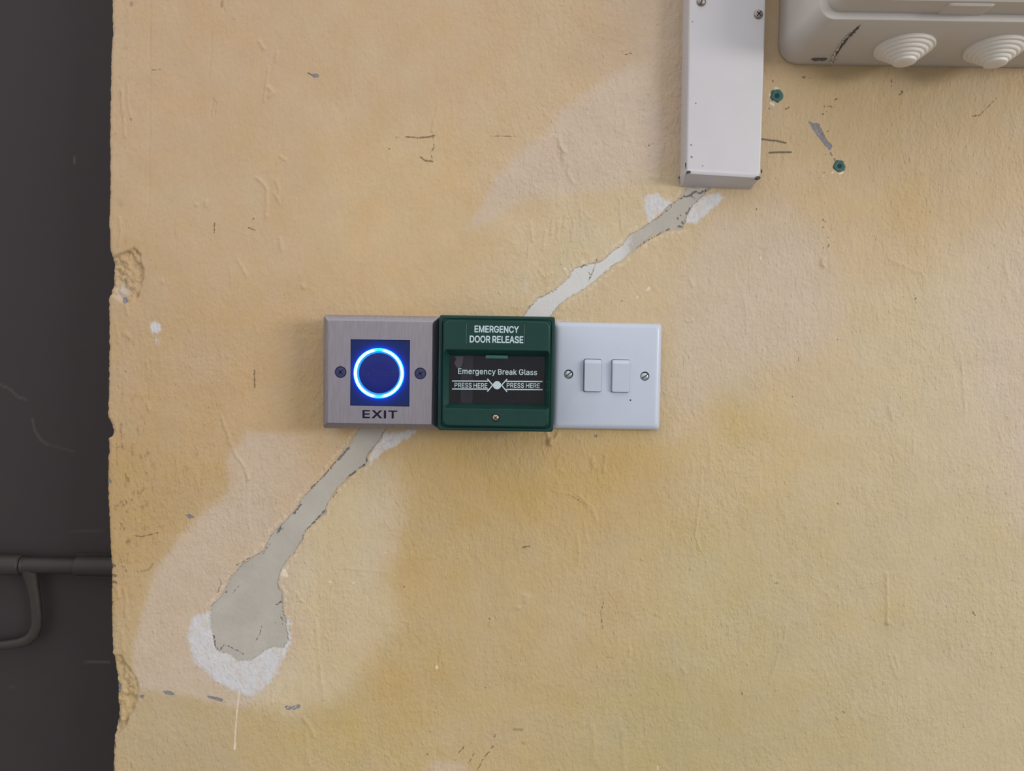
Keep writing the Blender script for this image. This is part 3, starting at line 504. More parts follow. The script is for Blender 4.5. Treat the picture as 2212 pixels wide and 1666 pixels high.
RIDGE = [  # raised runs and brush ridges: polyline, half width, height in mm
    ([(580, 144), (575, 185), (571, 219)], 3, 0.45), ([(560, 90), (570, 105)], 4, 0.5), ([(599, 113), (595, 132)], 4, 0.5), ([(262, 195), (266, 250), (270, 296)], 3, 0.5), ([(276, 186), (276, 225), (283, 255)], 3, 0.4), ([(578, 188), (590, 200), (582, 208)], 5, 0.5),
    ([(555, 385), (568, 395), (577, 410), (576, 440), (575, 468)], 4, 0.5), ([(596, 390), (603, 410), (600, 430)], 4, 0.45), ([(593, 418), (605, 440)], 3, 0.4), ([(605, 338), (617, 346)], 4, 0.4), ([(446, 436), (445, 444)], 5, 0.6), ([(424, 442), (424, 443)], 4, 0.5),
    ([(514, 562), (524, 580), (534, 598)], 4, 0.4), ([(604, 515), (609, 540)], 5, 0.5), ([(258, 470), (262, 500), (256, 530)], 4, 0.5), ([(497, 580), (500, 620)], 3, 0.3), ([(1206, 298), (1210, 315), (1221, 330)], 5, 0.6), ([(1216, 325), (1216, 345)], 4, 0.4), ([(1231, 353), (1225, 372), (1239, 397)], 4, 0.5),
    ([(1195, 470), (1190, 505)], 4, 0.5), ([(1208, 480), (1203, 515)], 4, 0.5), ([(1222, 462), (1218, 490)], 4, 0.4), ([(1145, 480), (1150, 520)], 4, 0.4), ([(1178, 500), (1174, 540)], 4, 0.4), ([(1240, 480), (1234, 520)], 4, 0.4), ([(1143, 530), (1140, 570), (1136, 590)], 3, 0.3), ([(1166, 585), (1178, 600), (1190, 590)], 4, 0.4),
    ([(1339, 430), (1340, 470), (1344, 500)], 3, 0.35), ([(947, 223), (938, 260), (933, 285)], 2.2, 0.4), ([(1173, 1086), (1140, 1122), (1106, 1155)], 1.8, 0.3), ([(1191, 1059), (1228, 1068), (1267, 1091)], 2, 0.25), ([(1506, 1121), (1502, 1158), (1513, 1190)], 2.4, 0.6), ([(1518, 1000), (1514, 1060), (1506, 1121)], 3, 0.3),
    ([(1246, 1158), (1250, 1190), (1248, 1222)], 4, 0.4), ([(1262, 1130), (1268, 1170)], 4, 0.3), ([(1916, 1240), (1916, 1300), (1916, 1346)], 4.5, 0.6), ([(1916, 1342), (1916, 1347)], 5, 0.6), ([(1698, 1351), (1695, 1383), (1684, 1406)], 3, 0.4), ([(1684, 1406), (1674, 1440), (1663, 1475)], 3, 0.4), ([(1919, 1411), (1928, 1440), (1939, 1466)], 3, 0.35),
    ([(1934, 1418), (1942, 1448)], 3, 0.3), ([(2052, 1388), (2054, 1420)], 5, 0.4), ([(1974, 928), (1974, 976)], 3, 0.4), ([(1596, 893), (1588, 912), (1578, 926)], 2.6, 0.5), ([(1901, 469), (1915, 485), (1929, 496)], 3, -0.3), ([(1910, 450), (1925, 480), (1930, 490)], 2, -0.3), ([(1608, 640), (1612, 690), (1614, 720)], 3, 0.35),
    ([(1779, 562), (1775, 568), (1779, 574)], 6, 1.6), ([(1190, 950), (1186, 958)], 6, 3.2), ([(1194, 952), (1192, 962)], 4, 1.5), ([(1181, 934), (1184, 950)], 4, 1.3), ([(1205, 936), (1199, 952)], 4, 1.3), ([(1279, 990), (1283, 1010)], 6, 0.6), ([(1308, 985), (1304, 1020)], 4, 0.5), ([(1212, 1015), (1214, 1020)], 5, 0.6), ([(1250, 1070), (1262, 1080), (1270, 1090)], 4, 0.4), ([(1280, 1100), (1288, 1125)], 5, 0.4),
    ([(1130, 1285), (1140, 1290), (1135, 1300)], 6, 0.5), ([(1118, 1312), (1120, 1314)], 5, 0.6), ([(1062, 1340), (1058, 1352)], 4, 0.4), ([(955, 1400), (950, 1425), (946, 1436)], 3, 0.4), ([(943, 1440), (943, 1444)], 4, 0.7), ([(1361, 1405), (1360, 1416)], 5, 0.5), ([(1474, 1445), (1478, 1452)], 5, 0.5), ([(1345, 1580), (1348, 1660)], 8, 0.3), ([(1280, 1570), (1284, 1640)], 7, 0.3),
    ([(480, 905), (495, 950), (510, 985), (530, 1010), (537, 1035)], 4, 0.5), ([(533, 1020), (537, 1035)], 4, 0.5), ([(537, 1060), (536, 1110), (540, 1150)], 5, 0.25), ([(682, 1340), (688, 1420), (696, 1480), (700, 1510)], 5, 0.35), ([(655, 1550), (668, 1570), (680, 1592)], 5, 0.5), ([(660, 1575), (664, 1640), (672, 1660)], 5, 0.35), ([(590, 1490), (588, 1520)], 4, 0.4), ([(642, 1280), (648, 1295), (655, 1300)], 3, 0.5), ([(865, 1340), (883, 1345), (886, 1370), (870, 1390)], 2.5, 0.3), ([(740, 1228), (840, 1236)], 2, 0.25),
    ([(252, 1270), (258, 1290)], 5, 0.7), ([(268, 1275), (274, 1300), (270, 1330)], 4, 0.5), ([(255, 1350), (252, 1360)], 5, 0.5), ([(262, 1365), (266, 1410)], 4, 0.4), ([(268, 720), (280, 730)], 4, 0.5), ([(316, 780), (322, 800), (318, 820)], 3, 0.4), ([(318, 870), (322, 885)], 4, 0.5), ([(276, 720), (283, 735)], 3, 0.4), ([(272, 660), (276, 680)], 4, 0.5), ([(350, 605), (352, 612)], 4, 0.5), ([(250, 700), (256, 740)], 4, 0.4), ([(245, 610), (245, 640)], 5, 0.5),
    ([(325, 0), (323, 150), (323, 300), (322, 450)], 1.6, -0.35), ([(457, 70), (455, 115), (450, 180)], 2, -0.25), ([(460, 215), (455, 258)], 2, -0.5), ([(466, 220), (462, 258)], 2, -0.4), ([(322, 750), (322, 800), (318, 850)], 2, -0.3), ([(320, 980), (325, 1010)], 2, -0.4), ([(653, 615), (656, 622)], 4, 0.6), ([(550, 700), (556, 720)], 5, 0.3), ([(2170, 560), (2180, 620)], 6, 0.3), ([(1920, 560), (1990, 590), (1998, 600)], 3, 0.3), ([(1920, 880), (1926, 905)], 6, 0.4), ([(1480, 690), (1486, 696), (1496, 692)], 3, 0.4), ([(1490, 605), (1496, 618)], 5, 0.5),
    ([(2074, 760), (2080, 820), (2085, 890)], 3, 0.35), ([(1855, 1050), (1852, 1060)], 3, 0.3), ([(1786, 1280), (1790, 1290)], 5, 0.4)]
CHIP = [  # broken plaster at the corner: polygon, depth in mm
    ([(210, 556), (242, 553), (267, 544), (289, 534), (304, 549), (307.5, 570), (313, 586), (310, 605), (305, 626), (300, 643), (288, 652), (273, 657), (258, 649), (232, 637), (205, 632)], 3.6),
    ([(210, 1413), (242, 1413), (260, 1415), (276, 1438), (297, 1466), (302, 1488), (297, 1516), (288, 1540), (279, 1550), (276, 1568), (257, 1587), (245, 1590), (210, 1590)], 4.0),
    ([(215, 905), (238, 912), (246, 932), (240, 946), (215, 948)], 2.5)]
PAINT = [  # colour of the wash over the wall, read at these spots of the photo
    (400, 150, 189, 160, 125), (300, 700, 184, 155, 116), (260, 1100, 178, 147, 103), (900, 100, 190, 162, 126), (900, 450, 196, 168, 126), (600, 850, 188, 157, 116), (1250, 350, 192, 165, 130), (1300, 560, 194, 172, 136),
    (1450, 150, 186, 160, 130), (1900, 250, 182, 157, 116), (2100, 300, 188, 164, 128), (1900, 500, 193, 167, 130), (1700, 700, 192, 171, 138), (2000, 700, 194, 176, 142), (2150, 900, 193, 175, 144), (1600, 900, 191, 169, 126),
    (1300, 1000, 186, 157, 108), (1050, 1050, 182, 154, 104), (1000, 1300, 184, 159, 114), (1300, 1300, 186, 161, 118), (1500, 1300, 184, 166, 122), (1450, 1550, 177, 159, 112), (1800, 1300, 186, 167, 128), (2100, 1500, 186, 168, 132),
    (1700, 1600, 180, 162, 120), (700, 1600, 184, 162, 114), (400, 1600, 180, 159, 121), (450, 1250, 186, 160, 118), (700, 1300, 188, 162, 120), (500, 450, 190, 162, 125), (2100, 1200, 188, 170, 134)]


_r = random.Random(11)
DARK = [d for d in DARK if not (1762 < d[0][0][0] < 1806 and 392 < d[0][0][1] < 560)]
for _i in range(46):
    _y = 215 + 375 * _r.random()
    _x = 1783 + 0.0 * _y + _r.gauss(0, 7)
    DARK.append(([(_x, _y), (_x + _r.uniform(-2, 2), _y + _r.uniform(0, 2.5))], _r.uniform(0.5, 1.2)))


def wall_material():
    m = bpy.data.materials.new('painted_plaster')
    m.use_nodes = True
    nt = m.node_tree
    n, l = nt.nodes, nt.links
    bs = n['Principled BSDF']
    bs.inputs['Specular IOR Level'].default_value = 0.25

    def attr(name):
        a = n.new('ShaderNodeAttribute')
        a.attribute_name = name
        return a
    geo = n.new('ShaderNodeNewGeometry')

    def noise(scale, detail=3, stretch=(1, 1, 1), rough=0.5, off=0.0):
        mp = n.new('ShaderNodeMapping')
        mp.inputs['Scale'].default_value = stretch
        mp.inputs['Location'].default_value = (off, off, off)
        l.new(geo.outputs['Position'], mp.inputs['Vector'])
        t = n.new('ShaderNodeTexNoise')
        t.inputs['Scale'].default_value = scale
        t.inputs['Detail'].default_value = detail
        t.inputs['Roughness'].default_value = rough
        l.new(mp.outputs['Vector'], t.inputs['Vector'])
        return t.outputs['Fac']

    def math_(op, a, b=None, c=None):
        k = n.new('ShaderNodeMath')
        k.operation = op
        for i, v in enumerate((a, b, c)):
            if v is None:
                continue
            if isinstance(v, (int, float)):
                k.inputs[i].default_value = v
            else:
                l.new(v, k.inputs[i])
        return k.outputs[0]

    def ramp(v, a, b, lo=0.0, hi=1.0):
        k = n.new('ShaderNodeMapRange')
        k.interpolation_type = 'SMOOTHSTEP'
        k.inputs['From Min'].default_value, k.inputs['From Max'].default_value = a, b
        k.inputs['To Min'].default_value, k.inputs['To Max'].default_value = lo, hi
        l.new(v, k.inputs['Value'])
        return k.outputs['Result']

    def mix(f, a, b):
        k = n.new('ShaderNodeMix')
        k.data_type = 'RGBA'
        if isinstance(f, (int, float)):
            k.inputs['Factor'].default_value = f
        else:
            l.new(f, k.inputs['Factor'])
        for s, v in (('A', a), ('B', b)):
            if isinstance(v, tuple):
                k.inputs[s].default_value = (*v, 1)
            else:
                l.new(v, k.inputs[s])
        return k.outputs['Result']

    def centred(v, amp):
        return math_('MULTIPLY', math_('SUBTRACT', v, 0.5), amp)

    n_fine = noise(900, 3)
    n_mid = noise(260, 4)
    n_big = noise(45, 4, off=3.1)
    n_edge = noise(420, 4, off=1.7)
    col = attr('paint').outputs['Color']
    # mottling of the thin wash
    vv = math_('ADD', math_('ADD', centred(n_mid, 0.14), centred(n_big, 0.14)), 1.0)
    hs = n.new('ShaderNodeHueSaturation')
    l.new(col, hs.inputs['Color'])
    l.new(vv, hs.inputs['Value'])
    l.new(math_('ADD', centred(noise(30, 3, off=7.7), 0.30), 0.945), hs.inputs['Saturation'])
    col = hs.outputs['Color']
    # grime in the brush marks of the corner strip
    gr = math_('MULTIPLY', attr('grime').outputs['Fac'], ramp(noise(230, 5, (1, 1, 0.45), 0.65, 5.0), 0.54, 0.70))
    col = mix(math_('MULTIPLY', gr, 0.45), col, srgb(92, 72, 44))
    # chalk white bloom, patchy
    wf = attr('white').outputs['Fac']
    wm = ramp(math_('ADD', math_('ADD', wf, centred(noise(330, 5, (1, 1, 0.55), 0.6, 2.9), 1.3)), centred(noise(80, 4, (0.8, 1, 1), 0.6, 6.6), 1.0)), 0.30, 0.95)
    wsh = ramp(noise(120, 5, (1, 1, 0.6), 0.65, 12.0), 0.34, 0.56, 0.62, 0.95)
    col = mix(math_('MULTIPLY', wm, wsh), col, mix(n_mid, srgb(186, 184, 185), srgb(210, 210, 214)))
    # cement filler
    cs = math_('ADD', math_('ADD', attr('cement').outputs['Fac'], centred(n_edge, 8.0)), centred(noise(110, 4, off=5.5), 10.0))
    cm = ramp(cs, 1.6, -1.6)
    cgrey = mix(n_big, srgb(158, 152, 142), srgb(187, 181, 171))
    pale = attr('pale').outputs['Fac']
    cgrey = mix(math_('MULTIPLY', pale, ramp(math_('ADD', pale, centred(n_mid, 0.8)), 0.3, 0.7)), cgrey, srgb(201, 199, 196))
    cgrey = mix(ramp(n_fine, 0.62, 0.72, 0, 0.35), cgrey, srgb(128, 121, 112))
    pore = noise(1300, 2, off=4.2)
    cgrey = mix(ramp(pore, 0.70, 0.76, 0, 0.5), cgrey, srgb(105, 100, 96))
    col = mix(cm, col, cgrey)
    # thin dark outline where filler and paint part
    rim = math_('MULTIPLY', ramp(math_('ABSOLUTE', cs), 3.0, 0.4), ramp(n_mid, 0.46, 0.60))
    col = mix(math_('MULTIPLY', rim, 0.42), col, srgb(126, 120, 114))
    halo = math_('MULTIPLY', ramp(math_('ABSOLUTE', math_('SUBTRACT', cs, 8.0)), 6.0, 1.0), ramp(n_mid, 0.44, 0.60))
    col = mix(math_('MULTIPLY', halo, 0.30), col, srgb(222, 208, 190))
    col = mix(ramp(math_('ADD', attr('brown').outputs['Fac'], centred(n_fine, 3.0)), 1.5, -2.0, 0, 0.45), col, srgb(112, 88, 58))
    gm = ramp(math_('ADD', attr('grey').outputs['Fac'], centred(n_edge, 6.0)), 2.0, 0.4)
    col = mix(gm, col, mix(n_mid, srgb(112, 108, 110), srgb(142, 138, 142)))
    col = mix(ramp(math_('ADD', attr('crumb').outputs['Fac'], centred(n_edge, 2.0)), 0.8, -0.8, 0, 0.9), col, srgb(214, 202, 180))
    col = mix(ramp(math_('ADD', attr('pencil').outputs['Fac'], centred(n_fine, 2.0)), 0.8, -1.2, 0, 0.85), col, srgb(86, 76, 66))
    n_brk = noise(520, 4, off=8.8)
    dk = ramp(math_('ADD', math_('ADD', attr('dark').outputs['Fac'], centred(n_edge, 3.0)), centred(n_brk, 4.5)), 0.5, -1.0)
    dk2 = ramp(math_('ADD', math_('ADD', attr('seam').outputs['Fac'], centred(n_edge, 5.0)), centred(n_brk, 9.0)), 0.6, -1.2)
    col = mix(math_('MULTIPLY', dk, 0.80), col, srgb(120, 95, 66))
    col = mix(math_('MULTIPLY', dk2, 0.85), col, srgb(104, 100, 98))
    l.new(col, bs.inputs['Base Color'])
    l.new(ramp(n_mid, 0.2, 0.8, 0.55, 0.8), bs.inputs['Roughness'])
    # relief
    h = centred(noise(165, 4, (1, 1, 0.5), 0.6, 2.2), 0.00115)
    h = math_('ADD', h, centred(noise(420, 3, (1, 1, 0.7), 0.5, 9.1), 0.00060))
    h = math_('ADD', h, centred(n_fine, 0.00011))
    pim = ramp(noise(330, 2, (1, 1, 0.55), 0.4, 4.4), 0.60, 0.80, 0, 0.00034)
    h = math_('ADD', h, pim)
    h = math_('MULTIPLY', h, ramp(noise(14, 3, off=11.0), 0.32, 0.66, 0.70, 1.2))
    h = math_('MULTIPLY', h, attr('relief').outputs['Fac'])
    flat = math_('SUBTRACT', 1.0, math_('MULTIPLY', cm, 0.72))
    h = math_('MULTIPLY', h, flat)
    h = math_('ADD', h, math_('MULTIPLY', cm, -0.00055))
    h = math_('ADD', h, math_('MULTIPLY', wm, 0.00012))
    h = math_('ADD', h, math_('MULTIPLY', gm, -0.00030))
    h = math_('ADD', h, math_('MULTIPLY', dk, -0.0005))
    h = math_('ADD', h, math_('MULTIPLY', dk2, -0.0009))
    h = math_('ADD', h, math_('MULTIPLY', gr, -0.0004))
    cr = attr('chip').outputs['Fac']
    h = math_('ADD', h, math_('MULTIPLY', cr, centred(noise(120, 5, (1, 1, 0.8), 0.6, 6.0), 0.0030)))
    bp = n.new('ShaderNodeBump')
    bp.inputs['Strength'].default_value = 1.0
    bp.inputs['Distance'].default_value = 1.0
    l.new(h, bp.inputs['Height'])
    l.new(bp.outputs['Normal'], bs.inputs['Normal'])
    return m


def build_wall():
    step = 0.0009
    xl = U(236, 833).x
    xr, zb, zt = U(2240, 833).x, U(1106, 1700).z, U(1106, -30).z
    fx = np.arange(xl, xr, step)
    ext = np.cumsum(0.004 * 1.35 ** np.arange(12))
    xs = np.concatenate([fx, fx[-1] + ext])
    fz = np.arange(zb, zt, step)
    zs = np.concatenate([(fz[0] - ext)[::-1], fz, fz[-1] + ext])
    ez = np.array([U(a, b).z for a, b in EDGE])[::-1]
    ex = np.array([U(a, b).x for a, b in EDGE])[::-1]
    edge = np.interp(zs, ez, ex)
    edge = edge + 0.0005 * fbm(zs * 300, zs * 0, 5) + 0.0004 * fbm(zs * 900, zs * 0 + 4, 8)
    X, Z = np.meshgrid(xs, zs)
    fall = np.clip(1 - (X - xl) / 0.03, 0, 1) ** 2
    X = X + (edge[:, None] - xl) * fall
    # photo coordinates of each wall point
    dx, dy, dz = X - CAM.x, -CAM.y, Z - CAM.z
    w = dx * fwd.x + dy * fwd.y + dz * fwd.z
    px = W / 2 + F * (dx * rt.x + dy * rt.y + dz * rt.z) / w
    py = H / 2 - F * (dx * up.x + dy * up.y + dz * up.z) / w
    R, C = X.shape

    def sub(pts, mar):
        a = np.array(pts)
        return np.nonzero((px > a[:, 0].min() - mar) & (px < a[:, 0].max() + mar) & (py > a[:, 1].min() - mar) & (py < a[:, 1].max() + mar))

    def lines(items, mar=10):
        f = np.full((R, C), 30.0)
        for pts, hw in items:
            i = sub(pts, mar + hw)
            q, s = px[i], py[i]
            d = np.full(q.shape, 30.0)
            for a, b in zip(pts, pts[1:]):
                d = np.minimum(d, seg_dist(q, s, a, b)[0])
            f[i] = np.minimum(f[i], d - hw)
        return f

    def polys(items, mar=30, wx=None):
        f = np.full((R, C), 30.0)
        for pts in items:
            i = sub(pts, mar)
            q, s = px[i], py[i]
            f[i] = np.minimum(f[i], poly_sdf(q, s, pts))
        return f
    # wash colour
    acc = np.zeros((R, C, 3))
    wt = np.zeros((R, C))
    for a, b, r, g, bl in PAINT:
        k = 1.0 / (((px - a) ** 2 + (py - b) ** 2) / 150.0 ** 2 + 0.6) ** 2
        acc += k[..., None] * np.array(srgb(r, g, bl))
        wt += k
    paint = acc / wt[..., None]
    nx = 26 * fbm(px / 60, py / 60, 21) + 8 * fbm(px / 14, py / 14, 31, 3)
    faded_col = np.array(srgb(194, 175, 156))
    faded_warm = np.array(srgb(199, 182, 148))
    for pts, soft, st in FADED:
        i = sub(pts, soft * 2 + 30)
        d = poly_sdf(px[i], py[i], pts) + nx[i] * (0.45 if soft < 20 else 1.0)
        k = (1 - sstep(-soft, soft, d)) * st
        if soft == 12:
            k = k * (1 - 0.75 * sstep(540, 740, px[i]))
        paint[i] = paint[i] * (1 - k[..., None]) + (faded_warm if soft in (30, 50, 60.5) else faded_col) * k[..., None]
    warm = np.array(srgb(184, 152, 88))
    for a, b, sx, sy, st in WARM:
        k = np.exp(-((px - a + nx) / sx) ** 2 - ((py - b + nx) / sy) ** 2) * st * 0.85
        paint = paint * (1 - k[..., None]) + warm * k[..., None]
    chip_mask = np.zeros((R, C))
    hgt = 0.00025 * fbm(X * 22, Z * 22, 3) + 0.00020 * fbm(X * 70, Z * 40, 13, 3)
    for pts, dep in CHIP:
        i = sub(pts, 20)
        q, s = px[i] + 2.5 * fbm(px[i] / 9, py[i] / 9, 41), py[i] + 2.5 * fbm(px[i] / 9, py[i] / 9, 43)
        d = poly_sdf(q, s, pts)
        k = 1 - sstep(-5, 0.5, d)
        chip_mask[i] = np.maximum(chip_mask[i], k)
        ramp_ = np.clip((-d) / 40, 0, 1)
        hgt[i] += -dep * 0.001 * k * (0.6 + 0.4 * ramp_) + k * 0.0034 * fbm(q / 13, s / 17, 51, 4)
    paint = paint * (1 - 0.35 * chip_mask[..., None]) + np.array(srgb(196, 164, 116)) * 0.35 * chip_mask[..., None]
    k = np.exp(-((px - 262) / 13) ** 2 - ((py - 632) / 17) ** 2) * 0.8
    paint = paint * (1 - k[..., None]) + np.array(srgb(190, 178, 172)) * k[..., None]
    cement = polys(CEMENT, 40)
    white = np.zeros((R, C))
    for pts, soft, st in WHITE:
        i = sub(pts, soft + 25)
        d = poly_sdf(px[i] + nx[i] * 0.25, py[i] + nx[i] * 0.25, pts)
        white[i] = np.maximum(white[i], (1 - sstep(-soft, soft, d)) * st)
    for pts, hw, mm in RIDGE:
        i = sub(pts, hw * 3)
        q, s = px[i] + 1.6 * fbm(px[i] / 8, py[i] / 8, 71, 3), py[i]
        d = np.full(q.shape, 99.0)
        for a, b in zip(pts, pts[1:]):
            d = np.minimum(d, seg_dist(q, s, a, b)[0])
        hgt[i] += mm * 0.001 * (1.35 if abs(mm) < 1 else 0.9) * np.exp(-(d / (hw * 0.75)) ** 2)
    # rounded corner arris
    ed = X - edge[:, None]
    hgt += -np.where(ed < 0.004, (1 - np.sqrt(np.clip(1 - ((0.004 - ed) / 0.004) ** 2, 0, 1))) * 0.0035, 0)
    grime = np.exp(-((px - 290) / 48) ** 2) * sstep(700, 1060, py) * (1 - sstep(1200, 1330, py)) + 0.35 * np.exp(-((px - 262) / 22) ** 2)
    grime = np.maximum(grime, 0.5 * np.exp(-((px - 420) / 60) ** 2 - ((py - 1000) / 80) ** 2))
    pale = sstep(1395, 1330, px) * (py < 760) + 0.18 * (py > 760) * (py > 900)
    Y = -hgt
    # columns: jamb (two) + face
    XX = np.concatenate([edge[:, None], edge[:, None], X], 1)
    YY = np.concatenate([np.full((R, 1), 0.20), np.full((R, 1), 0.008), Y], 1)
    ZZ = np.concatenate([Z[:, :1], Z[:, :1], Z], 1)
    CC = C + 2
    co = np.stack([XX, YY, ZZ], -1).reshape(-1, 3).astype(np.float32)
    idx = np.arange(R * CC).reshape(R, CC)
    quads = np.stack([idx[:-1, :-1], idx[:-1, 1:], idx[1:, 1:], idx[1:, :-1]], -1).reshape(-1, 4).astype(np.int32)
    me = bpy.data.meshes.new('wall_back')
    me.vertices.add(len(co))
    me.vertices.foreach_set('co', co.ravel())
    me.loops.add(quads.size)
    me.loops.foreach_set('vertex_index', quads.ravel())
    me.polygons.add(len(quads))
    me.polygons.foreach_set('loop_start', np.arange(0, quads.size, 4, dtype=np.int32))
    me.update(calc_edges=True)

    def pad(a):      # the jamb is plain paint: no marks of the front run round the corner
        plain = np.full((R, 2), 30.0 if a.max() > 20 else 0.0)
        return np.concatenate([plain, a], 1)

    def fattr(name, a):
        t = me.attributes.new(name, 'FLOAT', 'POINT')
        t.data.foreach_set('value', pad(a).astype(np.float32).ravel())
    pc = np.concatenate([np.clip(paint, 0, 1), np.ones((R, C, 1))], -1)
    pc = np.concatenate([pc[:, :1], pc[:, :1], pc], 1)
    t = me.attributes.new('paint', 'FLOAT_COLOR', 'POINT')
    t.data.foreach_set('color', pc.astype(np.float32).ravel())
    fattr('cement', cement)
    fattr('white', white)
    fattr('pale', pale)
    seam = [d for d in DARK if (1365 < d[0][0][0] < 1535 and 405 < d[0][0][1] < 545) or (440 < d[0][0][0] < 800 and 960 < d[0][0][1] < 1400 and d[1] > 1.1)]
    fattr('seam', lines([(p, w * 0.55) for p, w in seam]))
    fattr('dark', lines([d for d in DARK if d not in seam]))
    fattr('brown', lines(BROWN))
    fattr('pencil', lines(PENCIL))
    fattr('crumb', lines(CRUMB))
    fattr('grey', polys(GREY, 12))
    fattr('grime', grime)
    fattr('chip', chip_mask)
    fattr('relief', 0.5 + 0.55 * np.maximum(sstep(900, 1250, px + nx * 2), sstep(480, 900, py + nx * 2)))
    me.polygons.foreach_set('use_smooth', np.ones(len(quads), bool))
    o = link_mesh('wall_back', me, wall_material(), smooth=0)
    tag(o, 'weathered ochre plaster wall with grey cement filler strips and faded patches', 'wall', kind='structure')
    return o


build_wall()

# ------------------------------------------------------------------ the dark steel door in the opening left of the wall corner
DOOR_Y = 0.075


def door_material():
    m = material('door_paint', srgb(51, 44, 45), 0.55, 0.0, 0.10, 40.0, 0.0, spec=0.3)
    nt = m.node_tree
    n, l = nt.nodes, nt.links
    b = n['Principled BSDF']
    a = n.new('ShaderNodeAttribute')
    a.attribute_name = 'scratch'
    src = b.inputs['Base Color'].links[0].from_socket
    mx = n.new('ShaderNodeMix')
    mx.data_type = 'RGBA'
    l.new(src, mx.inputs['A'])
    mx.inputs['B'].default_value = (*srgb(120, 116, 114), 1)
    l.new(a.outputs['Fac'], mx.inputs['Factor'])
    l.new(mx.outputs['Result'], b.inputs['Base Color'])
    return m


def build_door():
    x0, x1 = U(-1500, 833, -DOOR_Y).x, U(236, 833, -DOOR_Y).x + 0.035
    z0, z1 = U(0, 2300, -DOOR_Y).z, U(0, -620, -DOOR_Y).z
    nx_, nz_ = 800, 640
    xs, zs = np.linspace(x0, x1, nx_), np.linspace(z0, z1, nz_)
    X, Z = np.meshgrid(xs, zs)
    dx, dy, dz = X - CAM.x, DOOR_Y - CAM.y, Z - CAM.z
    w = dx * fwd.x + dy * fwd.y + dz * fwd.z
    px = W / 2 + F * (dx * rt.x + dy * rt.y + dz * rt.z) / w
    py = H / 2 - F * (dx * up.x + dy * up.y + dz * up.z) / w
    s = np.zeros(X.shape)
    for pts, st in (([(0, 831), (20, 839), (38, 857), (56, 863)], 0.2), ([(70, 905), (75, 930), (88, 950), (102, 960)], 0.2), ([(102, 960), (160, 976)], 0.10), ([(150, 1149), (225, 1146)], 0.10),
                    ([(161, 340), (161, 352)], 0.30), ([(182, 1432), (205, 1430), (236, 1431)], 0.22), ([(20, 1483), (30, 1485)], 0.1)):
        for a, b in zip(pts, pts[1:]):
            s = np.maximum(s, st * np.exp(-(seg_dist(px, py, a, b)[0] / 2.2) ** 2))
    Y = DOOR_Y + 0.0006 * fbm(X * 9, Z * 9, 91)
    co = np.stack([X, Y, Z], -1).reshape(-1, 3)
    back = co[[0, nx_ - 1, nx_ * nz_ - 1, nx_ * nz_ - nx_]] + np.array([0, 0.04, 0])
    allco = np.concatenate([co, back])
    idx = np.arange(nx_ * nz_).reshape(nz_, nx_)
    faces = np.stack([idx[:-1, :-1], idx[:-1, 1:], idx[1:, 1:], idx[1:, :-1]], -1).reshape(-1, 4).tolist()
    k = nx_ * nz_
    faces += [[k + 3, k + 2, k + 1, k], list(idx[0, ::-1]) + [k, k + 1], list(idx[-1, :]) + [k + 2, k + 3],
              list(idx[:, -1][::-1]) + [k + 1, k + 2][0:2], list(idx[:, 0]) + [k + 3, k]]
    me = bpy.data.meshes.new('door_1')
    me.from_pydata(allco.tolist(), [], faces)
    t = me.attributes.new('scratch', 'FLOAT', 'POINT')
    t.data.foreach_set('value', np.concatenate([s.ravel(), np.zeros(4)]).astype(np.float32))
    o = link_mesh('door_1', me, door_material(), smooth=30)
    tag(o, 'dark charcoal painted steel door beside the wall corner', 'door', kind='structure')


build_door()
M_bolt = material('bolt_paint', srgb(52, 49, 46), 0.5, 0.0, 0.12, 120.0, 0.0004, spec=0.3)


def build_bolt():
    y = -DOOR_Y + 0.0105   # depth argument of rod axis (in front of the door)
    c = U(100, 1222, y)
    t = thing('door_bolt', 'dark painted sliding bolt with bent handle fixed on the steel door', 'bolt', (c.x, DOOR_Y, c.z))

    def horiz(name, xa, xb, yc, rpx, depth=y, lip=0.0):
        a, b = U(xa, yc, depth), U(xb, yc, depth)
        r = rpx / F * (DIST - depth)
        bm = bmesh.new()
        lathe(bm, [(r * 0.9, 0), (r, 0.001), (r, b.x - a.x - 0.001), (r * 0.9, b.x - a.x)], (a.x, a.y, c.z), 'X', 28)
        return from_bm(name, bm, M_bolt, t)
    horiz('rod', -160, 240, 1222, 17)
    horiz('sleeve', -120, 48, 1222, 22)
    horiz('collar', 48, 56, 1222, 19)
    horiz('sleeve', 165, 262, 1222, 21)
    # flat guide plate fixing the sleeve to the door
    bm = bmesh.new()
    a, b = U(165, 1196, y - 0.006), U(266, 1250, y - 0.006)
    box(bm, a.x, b.x, DOOR_Y - 0.004, DOOR_Y + 0.0005, b.z, a.z)
    from_bm('guide_plate', bm, M_bolt, t)
    bm = bmesh.new()
    pts, rad = [], []
    for q, s, r in ((63, 1228, 19), (68, 1250, 15), (73, 1275, 12.5), (77, 1300, 12), (80, 1330, 12), (80, 1352, 12), (73, 1371, 12), (60, 1383, 11.5), (40, 1390, 10.5), (10, 1394, 10), (-40, 1396, 10), (-90, 1397, 9)):
        pts.append(U(q, s, y))
        rad.append(r / F * (DIST - y))
    tube(bm, pts, rad, 14, 0.75)
    from_bm('handle', bm, M_bolt, t)


build_bolt()

